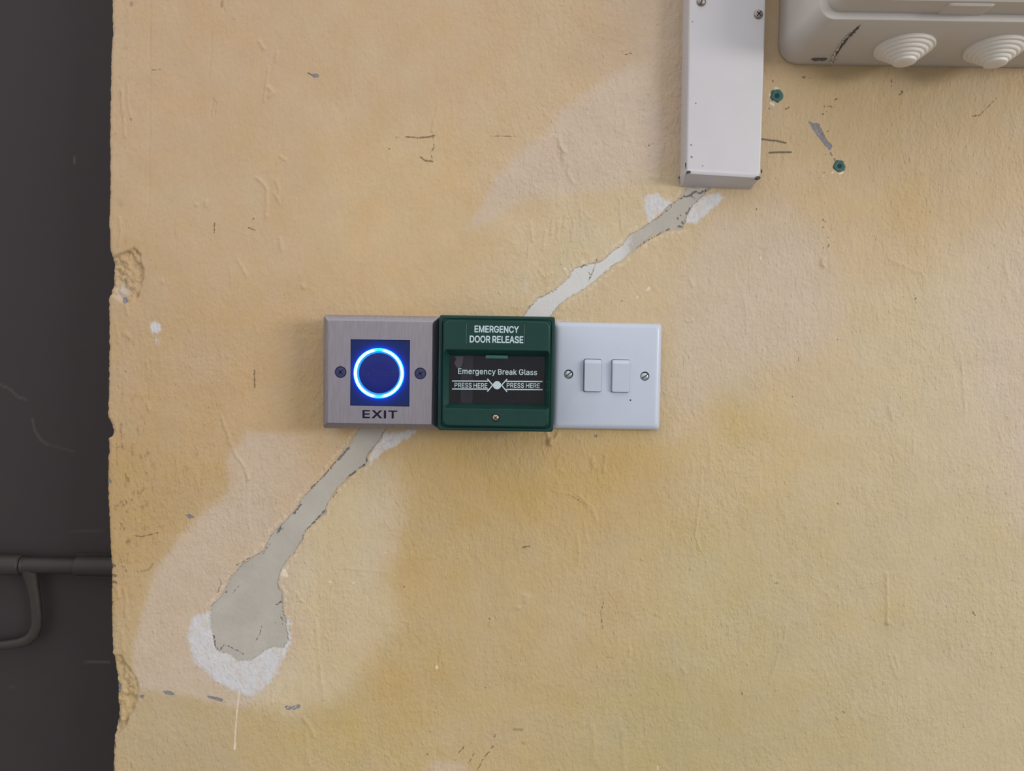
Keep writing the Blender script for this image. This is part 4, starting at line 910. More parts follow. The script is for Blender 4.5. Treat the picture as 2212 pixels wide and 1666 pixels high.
# ------------------------------------------------------------------ shared materials
M_steel = material('brushed_steel', srgb(152, 146, 153), 0.34, 0.92, 0.22, 260.0, 0.00008, (5, 1, 0.30))
M_navy = material('navy_print', srgb(28, 24, 50), 0.7, spec=0.1)
M_window = material('blue_acrylic', (0.005, 0.016, 0.075), 0.25, 0.0, 0.1, 60, emit=(0.003, 0.005, 0.03, 0.5), spec=0.2)
M_bluescrew = material('dark_screw', srgb(58, 62, 102), 0.5, 0.2, spec=0.3)
M_slot = material('slot_shadow', srgb(22, 20, 34), 0.7)
M_black = material('black_gap', srgb(52, 47, 48), 0.6)
M_green = material('green_plastic', srgb(16, 55, 49), 0.36, 0.0, 0.14, 130.0, 0.00006, spec=0.28)
M_border = material('label_line_print', srgb(110, 140, 136), 0.6)
M_print = material('pale_print', srgb(182, 200, 206), 0.6)
M_white = material('white_plastic', srgb(184, 191, 205), 0.32, 0.0, 0.02, 90.0)
M_trunk = material('trunking_plastic', srgb(196, 193, 196), 0.42, 0.0, 0.03, 70.0)
M_box = material('junction_box_plastic', srgb(194, 188, 182), 0.45, 0.0, 0.05, 60.0)
M_grommet = material('grommet_rubber', srgb(222, 217, 210), 0.5, 0.0, 0.03, 80.0)
M_chrome = material('screw_metal', srgb(186, 190, 196), 0.25, 0.95, 0.2, 500.0)
M_dullscrew = material('dull_screw_metal', srgb(150, 142, 134), 0.4, 0.8, 0.3, 500.0)
M_brass = material('brass_screw_metal', srgb(176, 150, 128), 0.28, 0.95, 0.25, 600.0)
M_plug = material('teal_plug_plastic', srgb(42, 90, 86), 0.6, 0.0, 0.45, 420.0, 0.0006)
M_darkglass = material('dark_interior', srgb(28, 27, 31), 0.6, spec=0.2)


def screw(parent, px, py, depth, rpx, mat, style='cross', slot_mat=None, dome=0.25, rot=0.3, dish=None):
    c = U(px, py, depth)
    r = rpx / F * (DIST - depth)
    bm = bmesh.new()
    hgt = r * dome
    prof = [(r * 0.98, -0.002), (r, 0.0)] + [(r * math.cos(a), hgt * math.sin(a)) for a in (0.25, 0.5, 0.75, 1.0, 1.25, 1.45)]
    lathe(bm, prof, c, 'Y', 28)
    s = from_bm('screw', bm, mat, parent)
    b2 = bmesh.new()
    arms = (0, math.pi / 2) if style == 'cross' else (0,)
    for a in arms:
        L, t = r * (0.62 if style == 'cross' else 0.86), r * 0.13
        box(b2, c.x - L, c.x + L, -depth - hgt * 1.03, -depth + 0.0005, c.z - t, c.z + t, rot + a, (c.x, c.z))
    q = from_bm('screw_slot', b2, slot_mat or M_black, None, smooth=0)
    q.parent = s
    return s


# ------------------------------------------------------------------ touchless exit button
def build_exit():
    rim_d, face_d = 0.031, 0.0355
    rc = rect(699, 947.5, 682, 927, rim_d)
    t = thing('exit_button', 'brushed steel exit button plate with glowing blue ring', 'exit button', ((rc[0] + rc[1]) / 2, 0, (rc[2] + rc[3]) / 2))
    body = plate(rc, [(0.0008, -0.001, 0.002), (0.0008, rim_d - 0.012, 0.002), (0.0, rim_d - 0.012, 0.002), (0.0, rim_d + 0.0004, 0.0022), (0.0003, rim_d + 0.0008, 0.002), (0.0046, face_d, 0.001)])
    pr = rect(757, 885, 734, 877.5, face_d)
    cb = bmesh.new()
    box(cb, pr[0], pr[1], -face_d - 0.01, -face_d + 0.004, pr[2], pr[3])
    cutters = [cb]
    for sx, sy in ((735.7, 804), (908, 807)):
        c = U(sx, sy, face_d)
        b = bmesh.new()
        lathe(b, [(0.0040, -0.003), (0.0041, -0.0014), (0.0045, 0.0001), (0.0047, 0.004)], c, 'Y', 32)
        cutters.append(b)
    me = cut(body, cutters)
    link_mesh('plate', me, M_steel, t, smooth=25)['label'] = 'brushed steel plate with bevelled rim'
    # window
    wb = plate((pr[0] + 0.0001, pr[1] - 0.0001, pr[2] + 0.0001, pr[3] - 0.0001), [(0, face_d - 0.0045, 0.0003), (0, face_d - 0.0012, 0.0003), (0.0003, face_d - 0.0009, 0.0003)])
    from_bm('sensor_window', wb, M_window, t)['label'] = 'glossy dark blue window'
    # light ring: half-round guide, raised so its outer wall lights the window
    wd = face_d - 0.0009
    c = U(819, 806.5, wd)
    k = (DIST - wd) / F
    R0, R1 = 43.6 * k, 53.8 * k
    bm = bmesh.new()
    n = 96
    prof = [(R1, -0.0004), (R1, 0.0019), (R1 - 0.0003, 0.0023), (R1 - 0.0012, 0.0024), (R0 + 0.0019, 0.0023), (R0 + 0.0015, 0.0019), (R0, 0.0004), (R0 - 0.0001, -0.0004)]
    lathe(bm, prof, (c.x, -wd, c.z), 'Y', n, cap=False)
    m = bpy.data.materials.new('ring_light')
    m.use_nodes = True
    nt = m.node_tree
    nn, l = nt.nodes, nt.links
    b = nn['Principled BSDF']
    b.inputs['Base Color'].default_value = (0.02, 0.10, 0.25, 1)
    g = nn.new('ShaderNodeNewGeometry')
    sp = nn.new('ShaderNodeVectorMath')
    sp.operation = 'SUBTRACT'
    sp.inputs[1].default_value = (c.x, -wd, c.z)
    l.new(g.outputs['Position'], sp.inputs[0])
    xyz = nn.new('ShaderNodeSeparateXYZ')
    l.new(sp.outputs[0], xyz.inputs[0])
    at = nn.new('ShaderNodeMath')
    at.operation = 'ARCTAN2'
    l.new(xyz.outputs['X'], at.inputs[0])
    l.new(xyz.outputs['Z'], at.inputs[1])
    m2 = nn.new('ShaderNodeMath')
    m2.operation = 'MULTIPLY'
    m2.inputs[1].default_value = 2.0
    l.new(at.outputs[0], m2.inputs[0])
    cs = nn.new('ShaderNodeMath')
    cs.operation = 'COSINE'
    l.new(m2.outputs[0], cs.inputs[0])
    ab = nn.new('ShaderNodeMapRange')     # the lamps sit between the cardinal points of the ring
    ab.interpolation_type = 'SMOOTHSTEP'
    ab.inputs['From Min'].default_value, ab.inputs['From Max'].default_value = 0.80, 0.995
    ab.inputs['To Min'].default_value, ab.inputs['To Max'].default_value = 1.0, 0.0
    l.new(cs.outputs[0], ab.inputs['Value'])
    mx = nn.new('ShaderNodeMix')
    mx.data_type = 'RGBA'
    l.new(ab.outputs[0], mx.inputs['Factor'])
    mx.inputs['A'].default_value = (0.06, 0.85, 1.3, 1)
    mx.inputs['B'].default_value = (1.7, 2.9, 4.2, 1)
    # the inner wall of the light guide is tinted deep blue
    ln = nn.new('ShaderNodeVectorMath')
    ln.operation = 'LENGTH'
    l.new(sp.outputs[0], ln.inputs[0])
    rr_ = nn.new('ShaderNodeMapRange')
    rr_.inputs['From Min'].default_value, rr_.inputs['From Max'].default_value = R0 + 0.0012, R0 + 0.0017
    l.new(ln.outputs['Value'], rr_.inputs['Value'])
    mx2 = nn.new('ShaderNodeMix')
    mx2.data_type = 'RGBA'
    l.new(rr_.outputs[0], mx2.inputs['Factor'])
    mx2.inputs['A'].default_value = (0.002, 0.30, 1.0, 1)
    l.new(mx.outputs['Result'], mx2.inputs['B'])
    ro = nn.new('ShaderNodeMapRange')       # outer wall: strong blue glow added to brighten the window
    ro.inputs['From Min'].default_value, ro.inputs['From Max'].default_value = R1 - 0.0004, R1 - 0.0001
    l.new(ln.outputs['Value'], ro.inputs['Value'])
    mx3 = nn.new('ShaderNodeMix')
    mx3.data_type = 'RGBA'
    l.new(ro.outputs[0], mx3.inputs['Factor'])
    l.new(mx2.outputs['Result'], mx3.inputs['A'])
    mx3.inputs['B'].default_value = (0.03, 5.5, 30.0, 1)
    l.new(mx3.outputs['Result'], b.inputs['Emission Color'])
    b.inputs['Emission Strength'].default_value = 1.0
    o = from_bm('light_ring', bm, m, t, smooth=60)
    o['label'] = 'glowing white and cyan ring'
    # lens disc inside the ring
    bm = bmesh.new()
    r = R0 - 0.0002
    lathe(bm, [(r, -0.0008), (r, 0.0002), (r - 0.0003, 0.0004), (r * 0.5, 0.0004), (r * 0.1, 0.0004)], (c.x, -wd, c.z), 'Y', 64)
    from_bm('lens', bm, material('lens_acrylic', (0.006, 0.010, 0.07), 0.25, 0, 0.1, 60, emit=(0.006, 0.010, 0.12, 0.75), spec=0.2), t)
    lettering('No Touch', 776, 856, 799.5, 812, wd + 0.0005, material('faint_print', (0.012, 0.016, 0.08), 0.5, emit=(0.010, 0.014, 0.12, 0.75), spec=0.2), t, 0, 0.00006, label='faint lettering on the lens')
    lettering('EXIT', 783, 858, 886.5, 904, face_d, M_navy, t, 17, 0.0001, 58, label='dark printed word')
    screw(t, 735.7, 804, face_d - 0.0010, 11.2, M_bluescrew, slot_mat=M_slot, rot=0.75, dome=0.12)
    screw(t, 908, 807, face_d - 0.0010, 11.2, M_bluescrew, slot_mat=M_slot, rot=0.55, dome=0.12)


build_exit()


# ------------------------------------------------------------------ green emergency door release
def build_release():
    sk, fd = 0.0395, 0.0445
    rc = rect(947.2, 1197, 682.5, 931.5, sk)
    t = thing('emergency_door_release', 'green emergency door release with dark break glass window', 'call point', ((rc[0] + rc[1]) / 2, 0, (rc[2] + rc[3]) / 2))
    body = plate(rc, [(0.0006, -0.001, 0.002), (0.0003, 0.020, 0.002), (0.0, 0.030, 0.002), (0.0, sk - 0.0008, 0.002), (0.0009, sk, 0.002), (0.0022, sk, 0.0025), (0.0027, sk - 0.0005, 0.003),
                      (0.0032, sk, 0.0035), (0.0040, fd - 0.0006, 0.004), (0.0048, fd, 0.004)])
    k = fd
    o_ = rect(957.5, 1187.5, 757, 884, k)
    i_ = rect(970.5, 1176.5, 769, 873.5, 0.0355)
    cb = bmesh.new()
    e = 0.0015
    skin(cb, [rr(i_[0], i_[1], i_[2], i_[3], 0.0004, -0.022, 3), rr(i_[0], i_[1], i_[2], i_[3], 0.0004, -0.0365, 3),
              rr(o_[0], o_[1], o_[2], o_[3], 0.003, -(fd - 0.0003), 3), rr(o_[0] - e * .3, o_[1] + e * .3, o_[2] - e, o_[3] + e, 0.004, -(fd + 0.0006), 3),
              rr(o_[0] - e, o_[1] + e, o_[2] - e, o_[3] + e, 0.004, -0.06, 3)])
    lb = rect(1006, 1135, 694.5, 748.5, fd)
    b2 = bmesh.new()
    skin(b2, [rr(*lb, 0.0005, -(fd - 0.0004), 2), rr(lb[0] - .0003, lb[1] + .0003, lb[2] - .0003, lb[3] + .0003, 0.0005, -(fd + 0.004), 2)])
    b3 = bmesh.new()
    c = U(1070.5, 902.5, fd)
    lathe(b3, [(0.0030, -0.002), (0.0030, 0.0), (0.0034, 0.0003), (0.0036, 0.003)], c, 'Y', 28)
    me = cut(body, [cb, b2, b3])
    link_mesh('body', me, M_green, t, smooth=25)['label'] = 'dark green plastic housing'
    lettering('EMERGENCY', 1025, 1121, 704, 719, fd - 0.0003, M_print, t, 24, 0.00015, label='pale printed heading')
    lettering('DOOR RELEASE', 1014.5, 1130.5, 725.8, 741, fd - 0.0003, M_print, t, 24, 0.00015, label='pale printed heading')
    # small marks of the label insert
    q = rect(1009, 1132, 700, 744, fd - 0.0004)
    for x in (lb[0] + 0.0003, lb[1] - 0.0006):
        bm = bmesh.new()
        box(bm, x, x + 0.00016, -(fd - 0.0002), -(fd - 0.0006), q[2], q[3])
        from_bm('label_line', bm, M_border, t, smooth=0)
    # backing seen through the pane, with two added reflection shapes
    gi = (i_[0] + 0.0001, i_[1] - 0.0001, i_[2] + 0.0001, i_[3] - 0.0001)
    bm = plate(gi, [(0, 0.0215, 0.0003), (0, 0.0275, 0.0003)])
    from_bm('backing', bm, M_darkglass, t)['label'] = 'dark back of the break glass chamber'
    s = rect(995.5, 1021, 769, 873, 0.030)  # upright strip added in place of a reflection in the pane
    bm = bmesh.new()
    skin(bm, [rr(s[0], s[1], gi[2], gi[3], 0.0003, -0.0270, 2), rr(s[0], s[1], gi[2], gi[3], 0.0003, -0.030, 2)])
    from_bm('reflection_strip', bm, material('reflection_grey', srgb(58, 58, 66), 0.6), t)['label'] = 'dark grey upright strip imitating a reflection in the glass'
    bm = bmesh.new()
    P = [(982, 769.5), (1001, 769.5), (1000, 780), (996.5, 792), (990, 797), (985, 792), (981.5, 784), (986, 775)]  # pale blob added in place of a reflection in the pane
    skin(bm, [[tuple(U(a, b, d)) for a, b in P] for d in (0.0295, 0.0318)])
    from_bm('reflection_blob', bm, material('reflection_pale', srgb(128, 122, 118), 0.5), t)['label'] = 'pale grey blob imitating a reflection in the glass'
    # pane
    mg = bpy.data.materials.new('clear_pane')
    mg.use_nodes = True
    nn, l = mg.node_tree.nodes, mg.node_tree.links
    nn.remove(nn['Principled BSDF'])
    tr, gl, ms, fr = nn.new('ShaderNodeBsdfTransparent'), nn.new('ShaderNodeBsdfGlossy'), nn.new('ShaderNodeMixShader'), nn.new('ShaderNodeFresnel')
    tr.inputs['Color'].default_value = (0.80, 0.80, 0.84, 1)
    gl.inputs['Roughness'].default_value = 0.08
    nz = nn.new('ShaderNodeTexNoise')
    nz.inputs['Scale'].default_value = 90
    mr = nn.new('ShaderNodeMapRange')
    mr.inputs['To Min'].default_value, mr.inputs['To Max'].default_value = 0.05, 0.14
    l.new(nz.outputs['Fac'], mr.inputs['Value'])
    l.new(mr.outputs['Result'], gl.inputs['Roughness'])
    fr.inputs['IOR'].default_value = 1.33
    l.new(fr.outputs[0], ms.inputs[0])
    l.new(tr.outputs[0], ms.inputs[1])
    l.new(gl.outputs[0], ms.inputs[2])
    l.new(ms.outputs[0], nn['Material Output'].inputs['Surface'])
    gd = 0.0355
    bm = plate(gi, [(0, gd - 0.0015, 0.0003), (0, gd, 0.0003)])
    pane = from_bm('glass_pane', bm, mg, t)
    pane['label'] = 'clear printed pane over the dark window'
    pd = gd + 0.0001

    def on_pane(o):
        o.parent = pane
        o.matrix_parent_inverse = Matrix.Identity(4) if False else pane.matrix_parent_inverse
        o.matrix_parent_inverse = Matrix.Identity(4)
    for s_, a in (('Emergency Break Glass', (989.6, 1160.3, 797.3, 809.3)), ('PRESS HERE', (982, 1052.7, 827.6, 837.6)), ('PRESS HERE', (1094.6, 1166.2, 828, 838))):
        on_pane(lettering(s_, *a, pd, M_print, None, 11 if s_[1] == 'm' else 7, 0.00008, 14 if s_[1] == 'm' else 0))
    # arrows and the press spot
    kx = (DIST - pd) / F

    def strokes(segs, w):
        bm = bmesh.new()
        for si, (a, b, c_, d_) in enumerate(segs):
            A, B = U(a, b, pd), U(c_, d_, pd)
            dv = Vector((B.x - A.x, 0, B.z - A.z))
            nv = Vector((-dv.z, 0, dv.x)).normalized() * w * kx / 2
            lo = [A + nv, A - nv, B - nv, B + nv]
            skin(bm, [[(p.x, -pd + 0.00008, p.z) for p in lo], [(p.x, -pd - 0.00008 - 0.00001 * si, p.z) for p in lo]])
        return bm
    for segs in ([(976.6, 823.2, 1054.5, 823.5), (976.6, 840.4, 1054.5, 840.7), (1052.8, 818.6, 1064.6, 832.3), (1052.8, 846, 1064.6, 831.7)],
                 [(1172, 824.4, 1093.5, 824), (1172, 842, 1093.5, 841.4), (1095.3, 819.2, 1083.2, 832.6), (1095.3, 846.4, 1083.2, 832)]):
        on_pane(from_bm('arrow', strokes(segs, 2.4), M_print, None, smooth=0))
    bm = bmesh.new()
    c = U(1073.7, 832.4, pd)
    lathe(bm, [(8.8 * kx, 0), (8.8 * kx, 0.0001)], (c.x, -pd, c.z), 'Y', 40)
    on_pane(from_bm('press_spot', bm, M_print, None, smooth=0))
    # small tab above the pane
    bm = bmesh.new()
    q = rect(1049.5, 1097, 768, 774.5, 0.038)
    box(bm, q[0], q[1], -0.0392, -0.0358, q[2], q[3])
    o = from_bm('tab', bm, material('tab_plastic', srgb(40, 92, 80), 0.35), t, smooth=0)
    o['label'] = 'small lighter green tab at the window top'
    screw(t, 1070.5, 902.5, fd - 0.0006, 7.2, M_brass, rot=0.9, dome=0.35)


build_release()


# ------------------------------------------------------------------ white double light switch
def build_switch():
    fd, ed = 0.0085, 0.0045
    rc = rect(1194.5, 1427, 697, 927.5, ed)
    t = thing('light_switch', 'white double rocker light switch plate beside the green box', 'light switch', ((rc[0] + rc[1]) / 2, 0, (rc[2] + rc[3]) / 2))
    body = plate(rc, [(0.0002, -0.0012, 0.0025), (0.0, 0.002, 0.0027), (0.0, ed, 0.003), (0.0010, 0.0066, 0.003), (0.0026, 0.0080, 0.003), (0.0042, fd, 0.003)])
    cutters = []
    rocks = [rect(1260, 1299.5, 775.5, 847, fd), rect(1320, 1360, 776.5, 848.5, fd)]
    for q in rocks:
        b = bmesh.new()
        skin(b, [rr(*q, 0.0016, -0.002, 4), rr(*q, 0.0016, -0.02, 4)])
        cutters.append(b)
    scs = [(1228, 808.7), (1393, 813)]
    for sx, sy in scs:
        c = U(sx, sy, fd)
        b = bmesh.new()
        lathe(b, [(0.0036, -0.004), (0.0036, -0.0003), (0.0039, 0.0001), (0.0039, 0.003)], c, 'Y', 32)
        cutters.append(b)
    me = cut(body, cutters)
    link_mesh('plate', me, M_white, t, smooth=32)
    for q in rocks:
        g = 0.00035
        bm = bmesh.new()
        h = q[3] - q[2]
        zt_ = q[3] - h * 0.10
        lo = rr(q[0] + g, q[1] - g, q[2] + g, q[3] - g, 0.0014, -0.001, 4)
        # slanted front: pressed in at the top, standing out at the bottom
        z0, z1 = q[2] + g, q[3] - g

        def dep(z):
            f = (z - z0) / (z1 - z0)
            return 0.0112 + 0.0016 * f if f < 0.88 else 0.01261 - (f - 0.88) / 0.12 * 0.0022
        mid = [(x, -(dep(z) - 0.0009), z) for x, y, z in rr(q[0] + g, q[1] - g, z0, z1, 0.0014, 0, 4)]
        top = [(x, -dep(z), z) for x, y, z in rr(q[0] + g + 0.0006, q[1] - g - 0.0006, z0 + 0.0005, z1 - 0.0005, 0.0012, 0, 4)]
        vs = skin(bm, [lo, mid, top], True, False)
        # front face with a crease near the top
        zc = z0 + (z1 - z0) * 0.88
        k = len(top)
        xa, xb = top[k // 4 + 1][0], top[0][0]
        xl = min(p[0] for p in top)
        xr = max(p[0] for p in top)
        bm.faces.new(vs[-1])
        geom = bm.faces[:] + bm.edges[:] + bm.verts[:]
        r = bmesh.ops.bisect_plane(bm, geom=geom, plane_co=(0, 0, zc), plane_no=(0, 0, 1))
        for e in r['geom_cut']:
            if isinstance(e, bmesh.types.BMVert) and e.co.y < -0.0115:
                e.co.y = -dep(zc)
        from_bm('rocker', bm, M_white, t, smooth=28)
        bb = bmesh.new()
        box(bb, q[0] - 0.0004, q[1] + 0.0004, -0.0016, -0.0006, q[2] - 0.0004, q[3] + 0.0004)
        from_bm('rocker_well', bb, M_black, t, smooth=0)
    screw(t, *scs[0], fd - 0.0018, 8.8, M_chrome, 'slot', rot=0.7, dome=0.3)
    screw(t, *scs[1], fd - 0.0018, 8.8, M_chrome, 'slot', rot=0.55, dome=0.3)
    bm = bmesh.new()
    c = U(1362, 864.5, fd)
    lathe(bm, [(0.0007, -0.0002), (0.0006, 0.0002), (0.0003, 0.00035)], (c.x, -fd, c.z), 'Y', 10)
    from_bm('paint_speck', bm, M_black, t)['label'] = 'tiny dark speck below the right rocker'


build_switch()


# ------------------------------------------------------------------ cable trunking coming down from above
def build_trunking():
    fd = 0.0205
    ztop = U(1570, -330, fd).z
    xl_b, xr_b = U(1483, 371, fd), U(1643, 381, fd)       # front face, bottom corners
    xl_t, xr_t = U(1489, 0, fd), U(1655, 0, fd)
    c = U(1568, 380, 0)
    t = thing('cable_trunking', 'white cable trunking ending above the grey cement strip', 'trunking', (c.x, 0, c.z))

    def edge_x(a, b, z):
        return a.x + (b.x - a.x) * (z - a.z) / (b.z - a.z)
    zk = U(1570, 108, fd).z                             # kink added to the shape to darken the upper cover
    r = 0.0016
    zbot = (xl_b.z + xr_b.z) / 2
    rows = [zbot + 0.0004, zbot + 0.02, zk - 0.006, zk, zk + 0.006, ztop]
    depth_at = {0: fd - 0.0002, 1: fd, 2: fd, 3: fd + 0.0001, 4: fd - 0.0002, 5: fd - 0.0016}
    bm = bmesh.new()
    loops = []
    for i, z in enumerate(rows):
        a, b, d = edge_x(xl_b, xl_t, z), edge_x(xr_b, xr_t, z), depth_at[i]
        lp = [(a - 0.0006, 0.0008, z), (a - 0.0003, -d * 0.5, z)]
        for k in range(6):
            q = math.radians(180 - 90 * k / 5)
            lp.append((a + r + r * math.cos(q), -(d - r + r * math.sin(q)), z))
        for k in range(6):
            q = math.radians(90 - 90 * k / 5)
            lp.append((b - r + r * math.cos(q), -(d - r + r * math.sin(q)), z))
        lp += [(b + 0.0003, -d * 0.5, z), (b + 0.0006, 0.0008, z)]
        loops.append(lp)
    skin(bm, loops)
    from_bm('cover', bm, M_trunk, t, smooth=30)
    # bottom flap: the cover folded back to the wall, slanting down
    bm = bmesh.new()
    A, B = U(1486, 371.5, fd), U(1640, 381, fd)
    Cb, D = U(1470, 403.5, 0), U(1621, 409, 0)
    th = 0.0012
    prof = []
    for k in range(8):
        f = k / 7.0
        if k == 0:
            prof.append((0.0, 0.0, -0.0004))
        prof.append((f, f, 0.0))
    rowsL = []
    pa = [(A, B, 0.0016, 0.0010), (A, B, 0.0003, 0.0004), (A, B, -0.0012, -0.0010)]
    lo1 = []
    for (P, Q, dz, dy) in pa:
        lo1.append([(P.x, P.y - 0.0002 - (0.0 if dz > 0 else -0.0006 if dz < -0.001 else 0), P.z + dz), (Q.x, Q.y - 0.0002 + (0.0006 if dz < -0.001 else 0), Q.z + dz)])
    outer = lo1 + [[(A.x * .5 + Cb.x * .5, (A.y + Cb.y) / 2, (A.z + Cb.z) / 2 - 0.0008), (B.x * .5 + D.x * .5, (B.y + D.y) / 2, (B.z + D.z) / 2 - 0.0008)],
                   [(Cb.x, -0.0010, Cb.z), (D.x, -0.0010, D.z)], [(Cb.x, 0.0008, Cb.z), (D.x, 0.0008, D.z)]]
    inner = [[(p[0], p[1] + 0.0008, p[2] + 0.0018) for p in row] for row in outer]
    ov = [[bm.verts.new(p) for p in row] for row in outer]
    iv = [[bm.verts.new(p) for p in row] for row in inner]
    for V in (ov, iv):
        for r0, r1 in zip(V, V[1:]):
            bm.faces.new((r0[0], r0[1], r1[1], r1[0]))
    for s in (0, 1):
        for i in range(len(ov) - 1):
            bm.faces.new((ov[i][s], ov[i + 1][s], iv[i + 1][s], iv[i][s]))
    for e in (0, -1):
        bm.faces.new((ov[e][0], ov[e][1], iv[e][1], iv[e][0]))
    from_bm('end_flap', bm, M_trunk, t, smooth=40)
    # left cheek of the base channel peeking out beside the flap
    bm = bmesh.new()
    p = [U(1480, 345, fd * 0.75), U(1483, 371, fd), U(1472, 402, 0.001), U(1467, 384, 0.001), U(1476, 350, 0.006)]
    skin(bm, [[(v.x, v.y, v.z) for v in p], [(v.x + 0.001, v.y + 0.0003, v.z) for v in p]])
    from_bm('channel_cheek', bm, M_trunk, t, smooth=30)
    # dark cut notches at the fold
    for (x, y, w, h) in ((1487.6, 371.5, 9.5, 6), (1637.5, 383.8, 11, 7)):
        q = U(x, y, fd)
        k = (DIST - fd) / F
        bm = bmesh.new()
        lp = []
        for d in (fd - 0.003, fd + 0.00035):
            lp.append([(q.x + w / 2 * k * math.cos(a), -d, q.z + h / 2 * k * math.sin(a) * (0.8 if math.sin(a) > 0 else 1.1)) for a in [2 * math.pi * i / 12 for i in range(12)]])
        skin(bm, lp)
        from_bm('notch', bm, M_black, t, smooth=0)['label'] = 'dark cut at the folded corner'
    for (x0, y0, x1, y1, d) in ((1481, 352, 1482.5, 366, fd * 0.9), (1645, 366, 1645.5, 374, fd * 0.9), (1466, 386, 1469, 380, 0.002)):
        a, b = U(x0, y0, d), U(x1, y1, d)
        bm = bmesh.new()
        tube(bm, [a, (a + b) / 2, b], [0.0004, 0.0006, 0.0004], 8)
        from_bm('notch', bm, M_black, t)['label'] = 'dark cut at the folded corner'
    screw(t, 1515, 3, fd - 0.0002, 10, M_dullscrew, 'slot', rot=1.3, dome=0.45)
    screw(t, 1638.5, 31, fd - 0.0002, 9.8, M_dullscrew, 'cross', rot=0.8, dome=0.45)
    # small scuffs on the cover
    for (x, y, r_) in ((1503, 223, 1.6), (1496, 46, 1.0), (1493, 313, 2.0), (1494, 339, 2.4), (1518, 358, 1.2)):
        q = U(x, y, fd)
        bm = bmesh.new()
        rr0 = r_ * (DIST - fd) / F
        lathe(bm, [(rr0, -0.0006), (rr0 * 0.8, 0.00025)], (q.x, -fd, q.z), 'Y', 10)
        from_bm('scuff', bm, material('scuff', srgb(128, 122, 120), 0.7), t)['label'] = 'small grey scuff'


build_trunking()


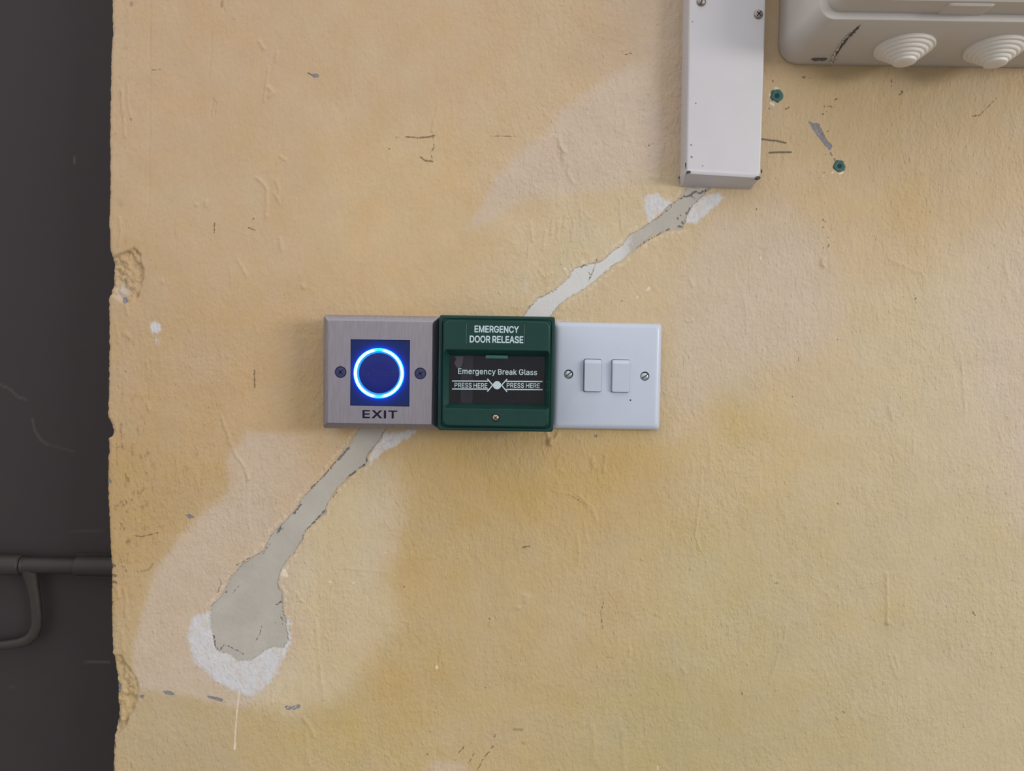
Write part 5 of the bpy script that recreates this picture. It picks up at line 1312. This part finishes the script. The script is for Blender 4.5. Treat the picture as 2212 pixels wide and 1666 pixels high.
# ------------------------------------------------------------------ big junction box, upper right
def build_junction_box():
    xl = U(1681, 60, 0).x
    zb = U(1760, 140.5, 0).z
    wd, ht, bd, ld = 0.240, 0.190, 0.071, 0.0195
    dr = 0.0055
    rc = (xl, xl + wd, zb, zb + ht)
    t = thing('junction_box', 'large grey white junction box with stepped round grommets underneath', 'junction box', (xl + wd / 2, 0, zb))
    bm = plate(rc, [(0.0008, -0.001, 0.016), (0.0, 0.001, 0.016), (0.0003, 0.006, 0.0157), (dr * 0.5, bd * 0.5, 0.013), (dr, bd - 0.0015, 0.011), (dr + 0.0005, bd - 0.0004, 0.0105), (dr + 0.0015, bd, 0.010), (dr + 0.0065, bd, 0.009)], 10)
    from_bm('body', bm, M_box, t, smooth=30)
    i0 = dr + 0.0052
    bm = plate(rc, [(i0 + 0.0006, bd - 0.004, 0.010), (i0, bd + 0.0006, 0.010), (i0 + 0.0008, bd + ld - 0.0015, 0.0095), (i0 + 0.0022, bd + ld, 0.009)], 10)
    from_bm('lid', bm, M_box, t, smooth=30)
    # lid screw lugs along the lower edge
    for x in (2090,):
        q = U(x, 10, bd + ld * 0.5)
        bm = bmesh.new()
        lo = []
        for d, e in ((bd - 0.001, 0), (bd + ld - 0.0046, 0), (bd + ld - 0.0036, 0.001)):
            lo.append(rr(q.x - 0.0165 + e, q.x + 0.0165 - e, zb + i0 - 0.0009 + e, zb + i0 + 0.018 - e, 0.003, -d, 5))
        skin(bm, lo)
        from_bm('lid_lug', bm, M_box, t, smooth=30)
    # stepped grommets
    slope = dr / bd
    for gx, gy in ((1953, 109), (2149, 115.5)):
        dc = 0.0325
        q = U(gx, gy, dc)
        bm = bmesh.new()
        R = 0.0213
        prof = [(R - 0.001, -0.004), (R, 0.0), (R, 0.0016), (R - 0.0006, 0.0024)]
        for k in range(1, 5):
            r0 = R - 0.00275 * k
            h0 = 0.0024 + 0.0020 * (k - 1)
            prof += [(r0 + 0.0010, h0), (r0 + 0.0003, h0 + 0.0003), (r0, h0 + 0.0009), (r0 - 0.0003, h0 + 0.0016), (r0 - 0.0010, h0 + 0.0020)]
        prof += [(0.0084, prof[-1][1] + 0.0001), (0.0080, prof[-1][1] + 0.0018), (0.0070, prof[-1][1] + 0.0023), (0.002, prof[-1][1] + 0.0023)]
        zface = zb + slope * dc
        lathe(bm, prof, (q.x, -dc, zface), 'Z', 56)
        rot = Matrix.Translation((q.x, -dc, zface)) @ Matrix.Rotation(-math.atan(slope), 4, 'X') @ Matrix.Translation((-q.x, dc, -zface))
        bmesh.ops.transform(bm, matrix=rot, verts=bm.verts[:])
        from_bm('grommet', bm, M_grommet, t, smooth=40)['label'] = 'white stepped rubber grommet'

    # torn crack across the underside
    def under(px, py):
        # meet the sight of that spot with the sloping underside
        d = rt * ((px - W / 2) / F) + up * ((H / 2 - py) / F) + fwd
        # z = zb + slope * (-y)
        s = (zb - slope * CAM.y - CAM.z) / (d.z + slope * d.y)
        return CAM + d * s
    rnd = random.Random(4)

    def strip(path, r0, r1, jit, name, mat, label, lift=0.0, step=6):
        pts, rad = [], []
        for a, b in zip(path, path[1:]):
            for k in range(step):
                f = k / step
                pts.append(under(a[0] + (b[0] - a[0]) * f + rnd.uniform(-jit, jit), a[1] + (b[1] - a[1]) * f + rnd.uniform(-jit, jit)) + Vector((0, 0, -lift)))
        n = len(pts)
        for q in range(n):
            e = min(1.0, q / 3, (n - 1 - q) / 3)
            rad.append((r0 + (r1 - r0) * q / n) * (0.35 + 0.65 * e) * rnd.uniform(0.6, 1.15))
        bm = bmesh.new()
        tube(bm, pts, rad, 10, 0.7)
        for v in bm.verts:
            v.co += Vector((rnd.uniform(-1, 1), rnd.uniform(-1, 1), rnd.uniform(-1, 1))) * (0.00022 if lift else 0.0001)
        from_bm(name, bm, mat, t, smooth=80)['label'] = label
    torn = material('torn_plastic', srgb(196, 188, 178), 0.7, 0, 0.15, 400, 0.0004)
    main = [(1858, 55), (1850, 62), (1841, 71), (1831, 81), (1824, 90), (1817, 100), (1810, 110), (1804, 120), (1800, 131), (1797, 139)]
    strip([(x + 3, y + 1) for x, y in main[1:]], 0.0005, 0.0009, 0.8, 'torn_ridge', torn, 'ragged pale torn edge of the crack', 0.0004)
    strip([(x - 4, y - 1) for x, y in main[2:]], 0.0003, 0.0016, 1.6, 'torn_ridge', torn, 'ragged pale torn edge of the crack', 0.0004)
    strip([(1860, 52), (1857, 57), (1859, 60)], 0.0006, 0.0004, 0.5, 'torn_ridge', torn, 'ragged pale torn edge of the crack', 0.0004, 3)
    strip(main[:4], 0.0011, 0.0010, 0.3, 'crack', M_darkcrack, 'dark gap of the crack')
    strip(main[3:8], 0.0010, 0.0011, 0.6, 'crack', M_darkcrack, 'dark gap of the crack', 0.0002)
    strip([(1752, 127), (1762, 126.5), (1774, 126), (1788, 127)], 0.0017, 0.0024, 0.5, 'crack', M_darkcrack, 'dark gap of the crack')


M_darkcrack = material('crack_dark', srgb(104, 95, 91), 0.9, spec=0.05)
build_junction_box()


# ------------------------------------------------------------------ two wall plugs
def build_plug(px, py, rpx, label, seed):
    rnd = random.Random(seed)
    c = U(px, py, 0)
    k = DIST / F
    R = rpx * k
    t = thing('wall_plug', label, 'wall plug', (c.x, 0, c.z), 'green wall plugs')
    n = 28
    jag = [1 + 0.05 * math.cos(5 * 2 * math.pi * i / n + seed) + 0.05 * math.cos(2 * math.pi * i / n * 2 + seed) + rnd.uniform(-0.07, 0.07) for i in range(n)]
    bm = bmesh.new()
    lo = []
    for f, h in ((1.0, -0.003), (1.0, 0.0003), (0.93, 0.0006), (0.6, 0.0007), (0.42, 0.0005), (0.30, 0.0002)):
        lo.append([(c.x + R * f * (jag[i] if f > 0.5 else 1) * math.cos(2 * math.pi * i / n), -h, c.z + R * f * (jag[i] if f > 0.5 else 1) * math.sin(2 * math.pi * i / n)) for i in range(n)])
    skin(bm, lo, True, False)
    from_bm('collar', bm, M_plug, t, smooth=40)
    bm = bmesh.new()
    lathe(bm, [(R * 0.40, -0.002), (R * 0.36, 0.0005), (R * 0.2, 0.00045)], c, 'Y', 16)
    from_bm('hole', bm, material('plug_hole', srgb(20, 44, 40), 0.8), t)['label'] = 'dark screw hole'


build_plug(1678, 207, 13.5, 'green wall plug beside the white trunking, below the junction box corner', 1)
build_plug(1813, 359, 12.5, 'green wall plug at the lower end of the grey scrape', 2)
